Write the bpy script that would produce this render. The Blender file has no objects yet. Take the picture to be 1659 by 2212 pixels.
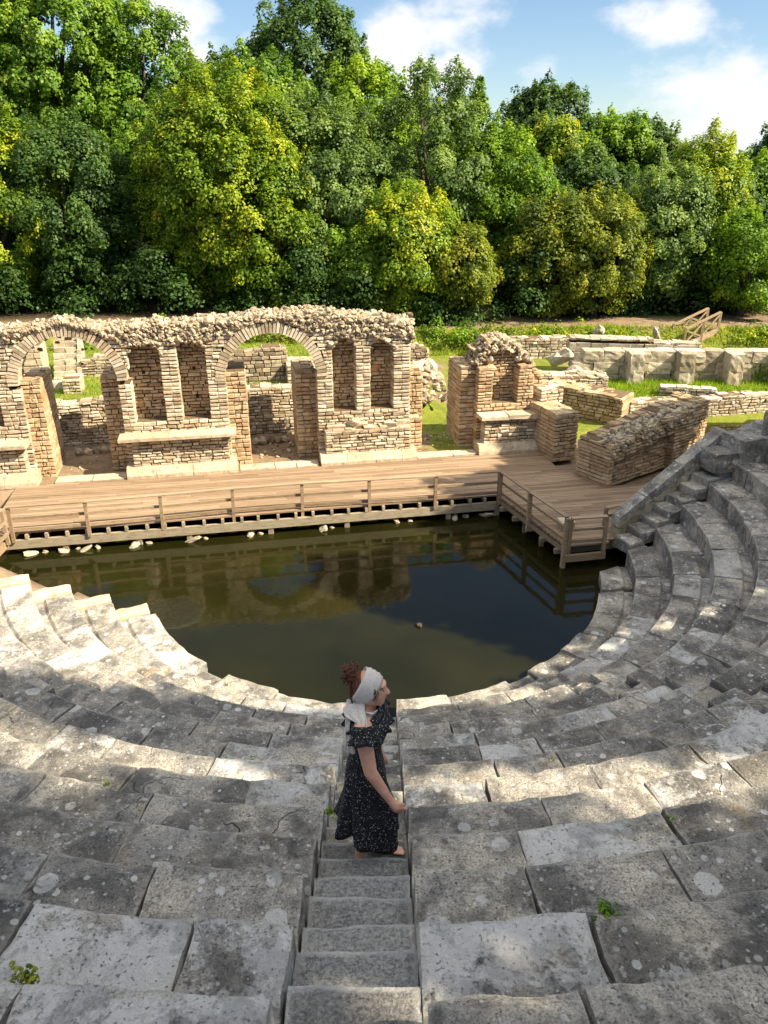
import bpy, bmesh, math, random
import numpy as np
from mathutils import Vector, Matrix, noise as mnoise

S = bpy.context.scene
COL = S.collection
rnd = random.Random(11)
R = math.radians

# ------------------------------------------------------------------ camera, sky, sun, exposure
cam_d = bpy.data.cameras.new('camera')
cam = bpy.data.objects.new('camera', cam_d)
COL.objects.link(cam)
cam_d.sensor_fit = 'VERTICAL'
cam_d.sensor_height = 36.0
cam_d.lens = 27.06
cam_d.clip_start = 0.05
cam_d.clip_end = 3000
cam.location = (0, 0, 7.5)
cam.rotation_euler = (R(90 - 24.5), 0, 0)
S.camera = cam

SUN_EL = 42.0
SUN_AZ = (0.957, -0.290)                      # horizontal direction towards the sun
sun_dir = Vector((SUN_AZ[0] * math.cos(R(SUN_EL)), SUN_AZ[1] * math.cos(R(SUN_EL)), math.sin(R(SUN_EL)))).normalized()

world = bpy.data.worlds.new('World')
S.world = world
world.use_nodes = True
wt = world.node_tree
wt.nodes.clear()
def wn(t, **k):
    n = wt.nodes.new(t)
    for a, b in k.items(): setattr(n, a, b)
    return n
w_out = wn('ShaderNodeOutputWorld')
w_bg = wn('ShaderNodeBackground')
w_bg.inputs['Strength'].default_value = 0.060
w_sky = wn('ShaderNodeTexSky', sky_type='NISHITA', sun_disc=False)
w_sky.sun_elevation = R(SUN_EL)
w_sky.sun_rotation = math.atan2(SUN_AZ[0], SUN_AZ[1])
w_sky.air_density = 1.0
w_sky.dust_density = 0.1
w_sky.ozone_density = 3.6
# clouds: soft patches placed by direction, broken up by noise
w_tc = wn('ShaderNodeTexCoord')
w_noise = wn('ShaderNodeTexNoise')
w_noise.inputs['Scale'].default_value = 9.0
w_noise.inputs['Detail'].default_value = 9.0
w_noise.inputs['Roughness'].default_value = 0.58
w_map = wn('ShaderNodeMapping')
w_map.inputs['Scale'].default_value = (1.0, 1.0, 1.9)
wt.links.new(w_tc.outputs['Generated'], w_map.inputs['Vector'])
wt.links.new(w_map.outputs['Vector'], w_noise.inputs['Vector'])
def pix_dir(x, y):
    u = (x - 829.5) / 1662.6; v = -(y - 1106) / 1662.6
    th = R(24.5)
    d = Vector((u, math.cos(th) + v * math.sin(th), -math.sin(th) + v * math.cos(th)))
    return d.normalized()
clouds = [((385, 75), 0.050, 1.0), ((330, 10), 0.05, .9), ((430, 120), 0.03, 1.0), ((840, 110), 0.045, 0.95), ((825, 60), .03, .6),
          ((870, 180), 0.03, .9), ((1000, 15), 0.05, 0.7), ((1070, 40), .03, .5), ((980, 165), 0.026, .9), ((1450, 30), 0.045, 0.6),
          ((1400, 8), .05, .45), ((1610, 260), 0.085, .85), ((1480, 270), 0.07, .75), ((1590, 175), 0.05, .4), ((1170, 150), .03, .5),
          ((1380, 210), .07, .5), ((540, 70), .03, .35)]
acc = None
for (p, rad, amt) in clouds:
    d = pix_dir(*p)
    dist = wn('ShaderNodeVectorMath', operation='DISTANCE')
    nrm = wn('ShaderNodeVectorMath', operation='NORMALIZE')
    wt.links.new(w_tc.outputs['Generated'], nrm.inputs[0])
    wt.links.new(nrm.outputs[0], dist.inputs[0])
    dist.inputs[1].default_value = d
    mr = wn('ShaderNodeMapRange', interpolation_type='SMOOTHSTEP')
    mr.inputs['From Min'].default_value = 0.0
    mr.inputs['From Max'].default_value = rad * 1.7
    mr.inputs['To Min'].default_value = amt
    mr.inputs['To Max'].default_value = 0.0
    wt.links.new(dist.outputs['Value'], mr.inputs['Value'])
    if acc is None:
        acc = mr.outputs[0]
    else:
        mx = wn('ShaderNodeMath', operation='MAXIMUM')
        wt.links.new(acc, mx.inputs[0]); wt.links.new(mr.outputs[0], mx.inputs[1])
        acc = mx.outputs[0]
w_sum = wn('ShaderNodeMath', operation='MULTIPLY_ADD')
w_sum.inputs[1].default_value = 2.2
wt.links.new(w_noise.outputs['Fac'], w_sum.inputs[0])
w_off = wn('ShaderNodeMath', operation='SUBTRACT')
wt.links.new(acc, w_off.inputs[0]); w_off.inputs[1].default_value = 1.22
wt.links.new(w_off.outputs[0], w_sum.inputs[2])
w_cl = wn('ShaderNodeMapRange', interpolation_type='SMOOTHSTEP')
w_cl.inputs['From Min'].default_value = 0.12
w_cl.inputs['From Max'].default_value = 0.75
wt.links.new(w_sum.outputs[0], w_cl.inputs['Value'])
w_mix = wn('ShaderNodeMix', data_type='RGBA')
w_mix.inputs['B'].default_value = (7.2, 7.2, 7.4, 1)
wt.links.new(w_cl.outputs[0], w_mix.inputs['Factor'])
wt.links.new(w_sky.outputs[0], w_mix.inputs['A'])
# bright broken cloud added overhead, out of the frame, to brighten the shade neutrally
w_sep = wn('ShaderNodeSeparateXYZ'); wt.links.new(w_tc.outputs['Generated'], w_sep.inputs[0])
w_hi = wn('ShaderNodeMapRange', interpolation_type='SMOOTHSTEP')
w_hi.inputs['From Min'].default_value = 0.55; w_hi.inputs['From Max'].default_value = 0.78
wt.links.new(w_sep.outputs['Z'], w_hi.inputs['Value'])
w_n2 = wn('ShaderNodeTexNoise'); w_n2.inputs['Scale'].default_value = 3.2; w_n2.inputs['Detail'].default_value = 7
wt.links.new(w_map.outputs['Vector'], w_n2.inputs['Vector'])
w_c2 = wn('ShaderNodeMapRange', interpolation_type='SMOOTHSTEP')
w_c2.inputs['From Min'].default_value = 0.40; w_c2.inputs['From Max'].default_value = 0.58
wt.links.new(w_n2.outputs['Fac'], w_c2.inputs['Value'])
w_m2 = wn('ShaderNodeMath', operation='MULTIPLY'); wt.links.new(w_hi.outputs[0], w_m2.inputs[0]); wt.links.new(w_c2.outputs[0], w_m2.inputs[1])
w_mix2 = wn('ShaderNodeMix', data_type='RGBA'); w_mix2.inputs['B'].default_value = (16.0, 15.5, 14.6, 1)
wt.links.new(w_m2.outputs[0], w_mix2.inputs['Factor']); wt.links.new(w_mix.outputs['Result'], w_mix2.inputs['A'])
wt.links.new(w_mix2.outputs['Result'], w_bg.inputs['Color'])
wt.links.new(w_bg.outputs[0], w_out.inputs[0])

sun_d = bpy.data.lights.new('sun', 'SUN')
sun_d.energy = 4.9
sun_d.angle = R(0.53)
sun_d.color = (1.0, 0.865, 0.655)
sun = bpy.data.objects.new('sun', sun_d)
sun.rotation_euler = sun_dir.to_track_quat('Z', 'Y').to_euler()
sun.location = (30, -8, 30)
COL.objects.link(sun)

S.view_settings.view_transform = 'Standard'
S.view_settings.look = 'None'
S.view_settings.exposure = 1.33
S.view_settings.gamma = 1.0
S.render.engine = 'CYCLES'
S.cycles.max_bounces = 7
S.cycles.diffuse_bounces = 4
S.cycles.transparent_max_bounces = 4

# ------------------------------------------------------------------ frames of reference
A0 = R(11.0)                                   # the stage runs at 11 degrees to the view
O0 = np.array([2.61, 16.31])                   # front right corner of the stage deck
ES = np.array([math.cos(A0), math.sin(A0)])
ET = np.array([-math.sin(A0), math.cos(A0)])
def W(s, t, z=0.0):
    p = O0 + s * ES + t * ET
    return np.array([p[0], p[1], z])
def ST(x, y):
    d = np.array([x, y]) - O0
    return float(d @ ES), float(d @ ET)
CX, CY = -0.2, 13.64                           # centre of the round orchestra
R0, PITCH, Z0, RISE = 4.4, 0.6, 0.2, 0.35
DECK = 0.5

# ------------------------------------------------------------------ object helpers
def props(o, label=None, cat=None, group=None, kind=None):
    if label: o['label'] = label
    if cat: o['category'] = cat
    if group: o['group'] = group
    if kind: o['kind'] = kind
    return o
def thing(name, label, cat, loc=(0, 0, 0), group=None):
    o = bpy.data.objects.new(name, None)
    o.empty_display_size = 0.2
    COL.objects.link(o)
    o.location = Vector([float(c) for c in loc])
    return props(o, label, cat, group)
ORIG = {}
def world_loc(o):
    v = Vector((0, 0, 0))
    while o is not None:
        v = v + o.location
        o = o.parent
    return v

class MB:
    """collects polygons in world coordinates; build() links them as one mesh object"""
    def __init__(self):
        self.v = []; self.f = []; self.t = []; self.n = 0
    def add(self, verts, faces, tint=0.5):
        verts = np.asarray(verts, float)
        self.v.append(verts)
        n = self.n
        self.f.extend([tuple(int(i) + n for i in f) for f in faces])
        self.t.extend([tint] * len(faces))
        self.n += len(verts)
        return self
    def box(self, c0, U, V, Wv, tint=0.5, jit=0.0, rg=rnd):
        """corner c0 and three edge vectors"""
        c0 = np.asarray(c0, float); U = np.asarray(U, float); V = np.asarray(V, float); Wv = np.asarray(Wv, float)
        vs = [c0 + a * U + b * V + c * Wv for c in (0, 1) for b in (0, 1) for a in (0, 1)]
        if jit:
            vs = [p + np.array([rg.uniform(-jit, jit), rg.uniform(-jit, jit), rg.uniform(-jit, jit)]) for p in vs]
        fs = [(0, 2, 3, 1), (4, 5, 7, 6), (0, 1, 5, 4), (1, 3, 7, 5), (3, 2, 6, 7), (2, 0, 4, 6)]
        if np.dot(np.cross(U, V), Wv) < 0: fs = [f[::-1] for f in fs]
        return self.add(vs, fs, tint)
    def stone(self, c0, U, D, Wv, tint=0.5, jit=0.0, rg=rnd, ch=.014):
        """a pillow-faced stone: front face at c0, depth along D"""
        c0 = np.asarray(c0, float); U = np.asarray(U, float); D = np.asarray(D, float); Wv = np.asarray(Wv, float)
        lu, ld, lw = np.linalg.norm(U), np.linalg.norm(D), np.linalg.norm(Wv)
        fu, fw, fd = min(.3, ch / max(lu, 1e-6)), min(.3, ch / max(lw, 1e-6)), min(.4, ch / max(ld, 1e-6))
        vs = []
        for (d, iu, iw) in ((1, 0, 0), (fd, 0, 0), (0, fu, fw)):
            for (a, c) in ((iu, iw), (1 - iu, iw), (1 - iu, 1 - iw), (iu, 1 - iw)):
                vs.append(c0 + a * U + c * Wv + d * D + np.array([rg.uniform(-jit, jit), rg.uniform(-jit, jit), rg.uniform(-jit, jit)]))
        fs = [(0, 3, 2, 1), (8, 9, 10, 11)]
        for k in range(2):
            for i in range(4):
                j = (i + 1) % 4
                fs.append((k * 4 + i, k * 4 + j, k * 4 + 4 + j, k * 4 + 4 + i))
        if np.dot(np.cross(U, Wv), -D) < 0: fs = [f[::-1] for f in fs]
        return self.add(vs, fs, tint)
    def tube(self, pts, rad, n=8, tint=0.5, cap=True):
        pts = [np.asarray(p, float) for p in pts]
        if not hasattr(rad, '__len__'): rad = [rad] * len(pts)
        vs = []; fs = []
        prev = None
        for i, p in enumerate(pts):
            d = pts[min(i + 1, len(pts) - 1)] - pts[max(i - 1, 0)]
            d = d / (np.linalg.norm(d) + 1e-9)
            if prev is None:
                a = np.array([0, 0, 1.0]) if abs(d[2]) < .9 else np.array([1.0, 0, 0])
                u = np.cross(d, a)
            else:
                u = prev - d * (prev @ d)
            u /= (np.linalg.norm(u) + 1e-9); prev = u
            w = np.cross(d, u)
            for k in range(n):
                an = 2 * math.pi * k / n
                vs.append(p + rad[i] * (math.cos(an) * u + math.sin(an) * w))
        for i in range(len(pts) - 1):
            for k in range(n):
                fs.append((i * n + k, i * n + (k + 1) % n, (i + 1) * n + (k + 1) % n, (i + 1) * n + k))
        if cap:
            fs.append(tuple(range(n))[::-1]); fs.append(tuple((len(pts) - 1) * n + k for k in range(n)))
        return self.add(vs, fs, tint)
    def bar(self, a, b, w, h, tint=0.5, up=(0, 0, 1), jit=0):
        """a straight timber from a to b, w wide and h high, centred on the line"""
        a = np.asarray(a, float); b = np.asarray(b, float)
        d = b - a; L = np.linalg.norm(d); d = d / L
        up = np.asarray(up, float)
        side = np.cross(d, up); side /= np.linalg.norm(side)
        u2 = np.cross(side, d)
        return self.box(a - side * w / 2 - u2 * h / 2, d * L, side * w, u2 * h, tint, jit)
    def build(self, name, mat, parent=None, smooth=False, loc=None, edge=None):
        V = np.concatenate(self.v) if self.v else np.zeros((0, 3))
        if parent is not None:
            base = world_loc(parent)
        elif loc is not None:
            base = Vector([float(c) for c in loc])
        else:
            base = Vector((float((V[:, 0].min() + V[:, 0].max()) / 2), float((V[:, 1].min() + V[:, 1].max()) / 2), float(V[:, 2].min())))
        V = V - np.array(base)
        me = bpy.data.meshes.new(name)
        me.from_pydata(V.tolist(), [], self.f)
        at = me.attributes.new('tint', 'FLOAT', 'FACE')
        at.data.foreach_set('value', np.asarray(self.t, np.float32))
        if edge is not None:
            a2 = me.attributes.new('edge', 'FLOAT', 'POINT'); a2.data.foreach_set('value', np.asarray(edge, np.float32))
        if smooth:
            me.polygons.foreach_set('use_smooth', [True] * len(me.polygons))
        me.materials.append(mat)
        me.update()
        o = bpy.data.objects.new(name, me)
        COL.objects.link(o)
        if parent is not None:
            o.parent = parent
        else:
            o.location = base
        return o

_ico = None
def ico():
    global _ico
    if _ico is None:
        b = bmesh.new(); bmesh.ops.create_icosphere(b, subdivisions=2, radius=1)
        b.verts.ensure_lookup_table()
        v2 = np.array([v.co[:] for v in b.verts]); f2 = [tuple(v.index for v in f.verts) for f in b.faces]; b.free()
        b = bmesh.new(); bmesh.ops.create_icosphere(b, subdivisions=1, radius=1)
        b.verts.ensure_lookup_table()
        v1 = np.array([v.co[:] for v in b.verts]); f1 = [tuple(v.index for v in f.verts) for f in b.faces]; b.free()
        _ico = (v1, f1, v2, f2)
    return _ico
npr = np.random.default_rng(5)
def rock(mb, c, size, tint=None, fine=False, flat=0.62, blocky=0.55):
    v1, f1, v2, f2 = ico()
    v, f = (v2, f2) if fine else (v1, f1)
    v = v.copy()
    # push towards a box so the stone has faces
    m = np.abs(v).max(axis=1, keepdims=True)
    v = v * (1 - blocky) + v / m * blocky * 0.8
    v *= 1 + npr.normal(0, 0.11, (len(v), 1))
    sc = np.array(size if hasattr(size, '__len__') else (size, size, size), float) * npr.uniform(0.75, 1.25, 3)
    if not hasattr(size, '__len__'): sc[2] *= flat
    v = v * sc
    a = npr.uniform(0, 6.28, 3) * np.array([0.15, 0.15, 1.0])
    M = np.array(Matrix.Rotation(a[2], 3, 'Z') @ Matrix.Rotation(a[0], 3, 'X') @ Matrix.Rotation(a[1], 3, 'Y'))
    mb.add(v @ M.T + np.asarray(c, float), f, float(npr.uniform(0, 1)) if tint is None else tint)

# ------------------------------------------------------------------ material helpers
class NT:
    def __init__(self, name):
        self.m = bpy.data.materials.new(name); self.m.use_nodes = True
        self.t = self.m.node_tree; self.t.nodes.clear()
        self.out = self.n('ShaderNodeOutputMaterial')
    def n(self, typ, **k):
        nd = self.t.nodes.new(typ)
        for a, b in k.items():
            if a.startswith('i_'): nd.inputs[a[2:].replace('_', ' ')].default_value = b
            else: setattr(nd, a, b)
        return nd
    def l(self, a, b): self.t.links.new(a, b)
    def noise(self, vec, scale, detail=4, rough=0.55, dist=0.0):
        nd = self.n('ShaderNodeTexNoise'); nd.inputs['Scale'].default_value = scale
        nd.inputs['Detail'].default_value = detail; nd.inputs['Roughness'].default_value = rough
        nd.inputs['Distortion'].default_value = dist
        if vec is not None: self.l(vec, nd.inputs['Vector'])
        return nd.outputs['Fac']
    def ramp(self, fac, stops, interp='LINEAR'):
        nd = self.n('ShaderNodeValToRGB'); cr = nd.color_ramp; cr.interpolation = interp
        while len(cr.elements) > 1: cr.elements.remove(cr.elements[-1])
        cr.elements[0].position = stops[0][0]; cr.elements[0].color = (*stops[0][1], 1)
        for p, c in stops[1:]:
            e = cr.elements.new(p); e.color = (*c, 1)
        self.l(fac, nd.inputs['Fac']); return nd.outputs['Color']
    def mr(self, v, a, b, c=0.0, d=1.0, smooth=True):
        nd = self.n('ShaderNodeMapRange')
        if smooth: nd.interpolation_type = 'SMOOTHSTEP'
        for i, x in zip(('From Min', 'From Max', 'To Min', 'To Max'), (a, b, c, d)): nd.inputs[i].default_value = x
        self.l(v, nd.inputs['Value']); return nd.outputs[0]
    def math(self, op, a, b=None, c=None):
        nd = self.n('ShaderNodeMath', operation=op)
        for i, x in enumerate((a, b, c)):
            if x is None: continue
            if isinstance(x, (int, float)): nd.inputs[i].default_value = x
            else: self.l(x, nd.inputs[i])
        return nd.outputs[0]
    def mix(self, fac, a, b, mode='MIX'):
        nd = self.n('ShaderNodeMix', data_type='RGBA', blend_type=mode)
        for s, x in (('Factor', fac), ('A', a), ('B', b)):
            if isinstance(x, (int, float)): nd.inputs[s].default_value = x
            elif isinstance(x, tuple): nd.inputs[s].default_value = (*x, 1)
            else: self.l(x, nd.inputs[s])
        return nd.outputs['Result']
    def pos(self, rand=0.0):
        g = self.n('ShaderNodeNewGeometry')
        if not rand: return g.outputs['Position']
        oi = self.n('ShaderNodeObjectInfo')
        mu = self.math('MULTIPLY', oi.outputs['Random'], rand)
        va = self.n('ShaderNodeVectorMath', operation='ADD')
        self.l(g.outputs['Position'], va.inputs[0]); self.l(mu, va.inputs[1])
        return va.outputs[0]
    def attr(self, name='tint'):
        nd = self.n('ShaderNodeAttribute', attribute_name=name); return nd.outputs['Fac']
    def bump(self, h, strength=0.5, dist=0.02):
        nd = self.n('ShaderNodeBump'); nd.inputs['Strength'].default_value = strength; nd.inputs['Distance'].default_value = dist
        self.l(h, nd.inputs['Height']); return nd.outputs[0]
    def principled(self, col, rough=0.85, normal=None, spec=0.3, **k):
        nd = self.n('ShaderNodeBsdfPrincipled')
        if isinstance(col, tuple): nd.inputs['Base Color'].default_value = (*col, 1)
        else: self.l(col, nd.inputs['Base Color'])
        if isinstance(rough, (int, float)): nd.inputs['Roughness'].default_value = rough
        else: self.l(rough, nd.inputs['Roughness'])
        nd.inputs['Specular IOR Level'].default_value = spec
        if normal is not None: self.l(normal, nd.inputs['Normal'])
        for a, b in k.items(): nd.inputs[a.replace('_', ' ')].default_value = b
        self.l(nd.outputs[0], self.out.inputs['Surface'])
        return nd

def seat_stone(name, tread=0.0):
    """weathered limestone: blotches, round white lichens, pits, cracks"""
    q = NT(name); p = q.pos(60.0)
    wp = q.n('ShaderNodeTexNoise'); wp.inputs['Scale'].default_value = 3.0; wp.inputs['Detail'].default_value = 3
    q.l(p, wp.inputs['Vector'])
    va = q.n('ShaderNodeVectorMath', operation='MULTIPLY_ADD'); q.l(wp.outputs['Color'], va.inputs[0]); va.inputs[1].default_value = (.35, .35, .35); q.l(p, va.inputs[2])
    pw = va.outputs[0]
    big = q.noise(p, 1.3, 7, 0.62)
    col = q.ramp(big, [(0.30, (.19, .183, .172)), (0.43, (.36, .342, .310)), (0.56, (.53, .49, .415)), (0.68, (.66, .605, .495))])
    oi = q.n('ShaderNodeObjectInfo')
    rb = q.mr(oi.outputs['Random'], 0, 1, 0.66, 1.15, False)
    col = q.mix(1.0, col, q.mix(rb, (0, 0, 0), (1, 1, 1)), 'MULTIPLY')
    fine = q.noise(p, 30, 7, 0.78)
    gra = q.noise(p, 85, 3, .6)
    col = q.mix(1.0, col, q.ramp(gra, [(.3, (.50, .50, .51)), (.5, (1, 1, 1)), (.7, (1.28, 1.28, 1.26))]), 'MULTIPLY')
    col = q.mix(1.0, col, q.ramp(fine, [(.30, (.34, .34, .35)), (.46, (.93, .93, .93)), (.72, (1.28, 1.28, 1.27))]), 'MULTIPLY')
    mid = q.noise(pw, 7.0, 6, .68)
    col = q.mix(1.0, col, q.ramp(mid, [(.30, (.60, .60, .61)), (.5, (1, 1, 1)), (.7, (1.15, 1.14, 1.12))]), 'MULTIPLY')
    # ochre stain
    och = q.mr(q.noise(p, 2.3, 5, .6), .60, .74)
    col = q.mix(q.math('MULTIPLY', och, .55), col, (.38, .27, .14))
    # dark crust
    dk = q.mr(q.math('ADD', q.noise(pw, 2.0, 7, .7), q.math('MULTIPLY', fine, .25)), .61, .76)
    col = q.mix(q.math('MULTIPLY', dk, .66), col, (.105, .100, .095))
    # pale crust
    pc = q.mr(q.math('ADD', q.noise(pw, 2.6, 8, .72), q.math('MULTIPLY', q.noise(p, 40, 3), .3)), .75, .83)
    tt = q.attr()
    pc2 = q.math('MULTIPLY', q.mr(q.math('ADD', q.noise(pw, 1.5, 8, .7), q.math('MULTIPLY', q.noise(p, 40, 3), .2)), .52, .64), q.mr(tt, .80, .93))
    pc = q.math('MAXIMUM', pc, pc2)
    col = q.mix(q.math('MULTIPLY', pc, .8), col, (.72, .71, .68))
    # round lichens of several sizes
    for sc, lo, hi, gate in ((3.1, .10, .28, .55), (6.0, .08, .28, .50), (12.0, .08, .28, .50), (24.0, .08, .26, .62)):
        vo = q.n('ShaderNodeTexVoronoi', feature='F1'); vo.inputs['Scale'].default_value = sc
        vb = q.n('ShaderNodeVectorMath', operation='MULTIPLY_ADD'); q.l(wp.outputs['Color'], vb.inputs[0]); vb.inputs[1].default_value = (.06, .06, .06); q.l(p, vb.inputs[2])
        q.l(vb.outputs[0], vo.inputs['Vector'])
        sp = q.n('ShaderNodeSeparateColor'); q.l(vo.outputs['Color'], sp.inputs[0])
        thr = q.mr(sp.outputs[0], 0, 1, lo, hi, False)
        thr = q.math('ADD', thr, q.math('MULTIPLY', q.math('SUBTRACT', q.noise(p, 24, 5, .7), .5), .20))
        m = q.math('SUBTRACT', thr, vo.outputs['Distance'])
        m = q.mr(m, 0.0, 0.03)
        m = q.math('MULTIPLY', m, q.math('GREATER_THAN', sp.outputs[1], gate))
        col = q.mix(q.math('MULTIPLY', m, q.mr(sp.outputs[2], 0, 1, .55, .95, False)), col, q.mix(fine, (.56, .55, .52), (.84, .83, .79)))
    # edges rubbed pale by feet and weather
    ed = q.mr(q.math('ADD', q.attr('edge'), q.math('MULTIPLY', q.math('SUBTRACT', q.noise(p, 9, 5, .7), .5), 1.7)), .35, .95)
    col = q.mix(q.math('MULTIPLY', ed, .42), col, q.mix(fine, (.38, .36, .32), (.74, .70, .61)))
    # pits
    pit = q.mr(q.noise(p, 44, 4, .65), .60, .68)
    col = q.mix(q.math('MULTIPLY', pit, .6), col, (.075, .072, .07))
    # cracks
    ve = q.n('ShaderNodeTexVoronoi', feature='DISTANCE_TO_EDGE'); ve.inputs['Scale'].default_value = 1.5; q.l(pw, ve.inputs['Vector'])
    ck = q.mr(ve.outputs['Distance'], 0.0, 0.012, 1.0, 0.0)
    ck = q.math('MULTIPLY', ck, q.mr(q.noise(p, 1.1, 2), .60, .68))
    col = q.mix(q.math('MULTIPLY', ck, .8), col, (.035, .03, .028))
    h = q.math('ADD', q.math('MULTIPLY', fine, .6), q.math('MULTIPLY', q.noise(p, 8, 6, .65), 1.0))
    h = q.math('SUBTRACT', h, q.math('MULTIPLY', pit, .6))
    h = q.math('SUBTRACT', h, q.math('MULTIPLY', ck, 1.2))
    h = q.math('ADD', h, q.math('MULTIPLY', dk, .25))
    # furrowed, wood-like erosion on a few blocks (tint above 1)
    mw = q.n('ShaderNodeMapping'); mw.inputs['Scale'].default_value = (2.6, .45, 2.6); mw.inputs['Rotation'].default_value = (0, 0, .12); q.l(pw, mw.inputs['Vector'])
    fr_ = q.mr(q.math('ABSOLUTE', q.math('SUBTRACT', q.noise(mw.outputs[0], 4.5, 5, .65), .5)), .0, .045, 1, 0)
    fr_ = q.math('MULTIPLY', fr_, q.math('GREATER_THAN', tt, 1.5))
    col = q.mix(q.math('MULTIPLY', fr_, .22), col, (.12, .115, .11))
    h = q.math('SUBTRACT', h, q.math('MULTIPLY', fr_, 1.6))
    if tread:                                       # pecked modern steps: black and white grain
        pk = q.noise(p, 46, 5, .72, 0.6)
        col = q.mix(q.mr(oi.outputs['Random'], 0, 1, .5, .82), col, q.ramp(pk, [(.34, (.15, .152, .155)), (.46, (.37, .37, .368)), (.55, (.64, .635, .61)), (.68, (.80, .79, .75))]))
        col = q.mix(1.0, col, q.mix(q.mr(oi.outputs['Random'], 0, 1, .85, 1.25, False), (0, 0, 0), (1, 1, 1)), 'MULTIPLY')
        col = q.mix(q.mr(q.math('ADD', q.attr('edge'), q.math('MULTIPLY', q.math('SUBTRACT', q.noise(p, 14, 4, .7), .5), .5)), .25, .7, 0, .8), col, (.74, .73, .69))
        h = q.math('ADD', h, q.math('MULTIPLY', pk, 1.2))
    q.principled(col, 0.9, q.bump(h, 1.0, 0.05), 0.2)
    return q.m

def brick_stone(name, stops, rough_bump=0.5):
    q = NT(name); p = q.pos()
    t = q.attr()
    col = q.ramp(t, stops)
    n = q.noise(p, 9, 6, .65)
    col = q.mix(1.0, col, q.ramp(n, [(.25, (.55, .53, .5)), (.55, (1.05, 1.03, 1.0)), (.8, (1.3, 1.27, 1.2))]), 'MULTIPLY')
    big = q.noise(p, 1.1, 4, .6)
    col = q.mix(q.math('MULTIPLY', q.mr(big, .5, .7), .25), col, (.42, .28, .16))
    dk = q.mr(q.noise(p, 2.6, 8, .75), .54, .70)
    col = q.mix(q.math('MULTIPLY', dk, .58), col, (.10, .085, .065))
    q.principled(col, 0.92, q.bump(q.noise(p, 30, 6, .7), rough_bump, 0.02), 0.15)
    return q.m

def wood(name, stops, ang=0.0, sc=(1.2, 26, 26)):
    q = NT(name); p = q.pos()
    mp = q.n('ShaderNodeMapping'); mp.inputs['Rotation'].default_value = (0, 0, -ang); mp.inputs['Scale'].default_value = sc
    q.l(p, mp.inputs['Vector'])
    g = q.noise(mp.outputs[0], 1.0, 6, .65, .4)
    col = q.ramp(q.attr(), stops)
    col = q.mix(1.0, col, q.ramp(g, [(.25, (.5, .47, .44)), (.5, (1, 1, 1)), (.78, (1.28, 1.25, 1.2))]), 'MULTIPLY')
    st = q.mr(q.noise(p, 1.7, 5, .6), .55, .72)
    col = q.mix(q.math('MULTIPLY', st, .35), col, (.16, .12, .09))
    q.principled(col, 0.72, q.bump(g, .35, .01), 0.25)
    return q.m

def leaf_mat(name, stops, trans=0.40):
    q = NT(name)
    oi = q.n('ShaderNodeObjectInfo')
    t = q.math('ADD', q.attr(), q.mr(oi.outputs['Random'], 0, 1, -.08, .08, False))
    col = q.ramp(t, stops)
    d = q.n('ShaderNodeBsdfPrincipled'); q.l(col, d.inputs['Base Color']); d.inputs['Roughness'].default_value = .5
    d.inputs['Specular IOR Level'].default_value = .28
    tr = q.n('ShaderNodeBsdfTranslucent')
    q.l(q.mix(1.0, col, (1.3, 1.25, .55), 'MULTIPLY'), tr.inputs['Color'])
    ms = q.n('ShaderNodeMixShader'); ms.inputs[0].default_value = trans
    q.l(d.outputs[0], ms.inputs[1]); q.l(tr.outputs[0], ms.inputs[2])
    q.l(ms.outputs[0], q.out.inputs['Surface'])
    return q.m

def plain(name, col, rough=.8, nscale=18, amp=.35, bump=.25, spec=.25):
    q = NT(name); p = q.pos()
    n = q.noise(p, nscale, 5, .6)
    c = q.mix(1.0, col, q.ramp(n, [(.25, (1 - amp,) * 3), (.5, (1, 1, 1)), (.8, (1 + amp * .6,) * 3)]), 'MULTIPLY')
    q.principled(c, rough, q.bump(n, bump, .01), spec)
    return q.m

M = {}
M['seat'] = seat_stone('weathered_limestone')
M['tread'] = seat_stone('pecked_step_stone', 1.0)
M['brick'] = brick_stone('rough_cream_stone', [(0, (.29, .235, .16)), (.3, (.44, .37, .265)), (.65, (.55, .48, .36)), (.93, (.66, .595, .475)), (1, (.44, .31, .20))])
M['brick_warm'] = brick_stone('tan_brickwork', [(0, (.32, .225, .13)), (.35, (.45, .34, .21)), (.75, (.56, .445, .295)), (1, (.44, .27, .15))])
M['rubble'] = brick_stone('grey_rubble', [(0, (.17, .135, .09)), (.5, (.37, .31, .22)), (1, (.56, .485, .36))], .6)
M['mortar'] = plain('old_mortar', (.150, .100, .056), .95, 22, .5, .6)
M['pale'] = brick_stone('pale_block_stone', [(0, (.32, .28, .205)), (.5, (.46, .41, .31)), (1, (.58, .525, .41))], .55)
M['marble'] = brick_stone('pale_moulding_stone', [(0, (.44, .37, .27)), (1, (.56, .48, .36))], .3)
M['deck'] = wood('deck_timber', [(0, (.205, .140, .088)), (.5, (.265, .186, .118)), (1, (.34, .245, .16))], A0)
M['rail'] = wood('rail_timber', [(0, (.25, .18, .11)), (1, (.38, .28, .18))], A0)
M['beam'] = wood('weathered_beam', [(0, (.26, .215, .145)), (1, (.37, .32, .23))], A0)
M['bark'] = plain('bark', (.085, .066, .05), .9, 9, .6, .8)
M['leaf_green'] = leaf_mat('green_leaves', [(0, (.056, .125, .015)), (.5, (.15, .28, .026)), (1, (.28, .40, .04))])
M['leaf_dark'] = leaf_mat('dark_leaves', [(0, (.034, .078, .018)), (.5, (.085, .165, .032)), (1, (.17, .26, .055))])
M['leaf_yellow'] = leaf_mat('yellowing_leaves', [(0, (.075, .15, .014)), (.5, (.19, .30, .020)), (.85, (.38, .44, .026)), (1, (.48, .47, .035))])
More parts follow.
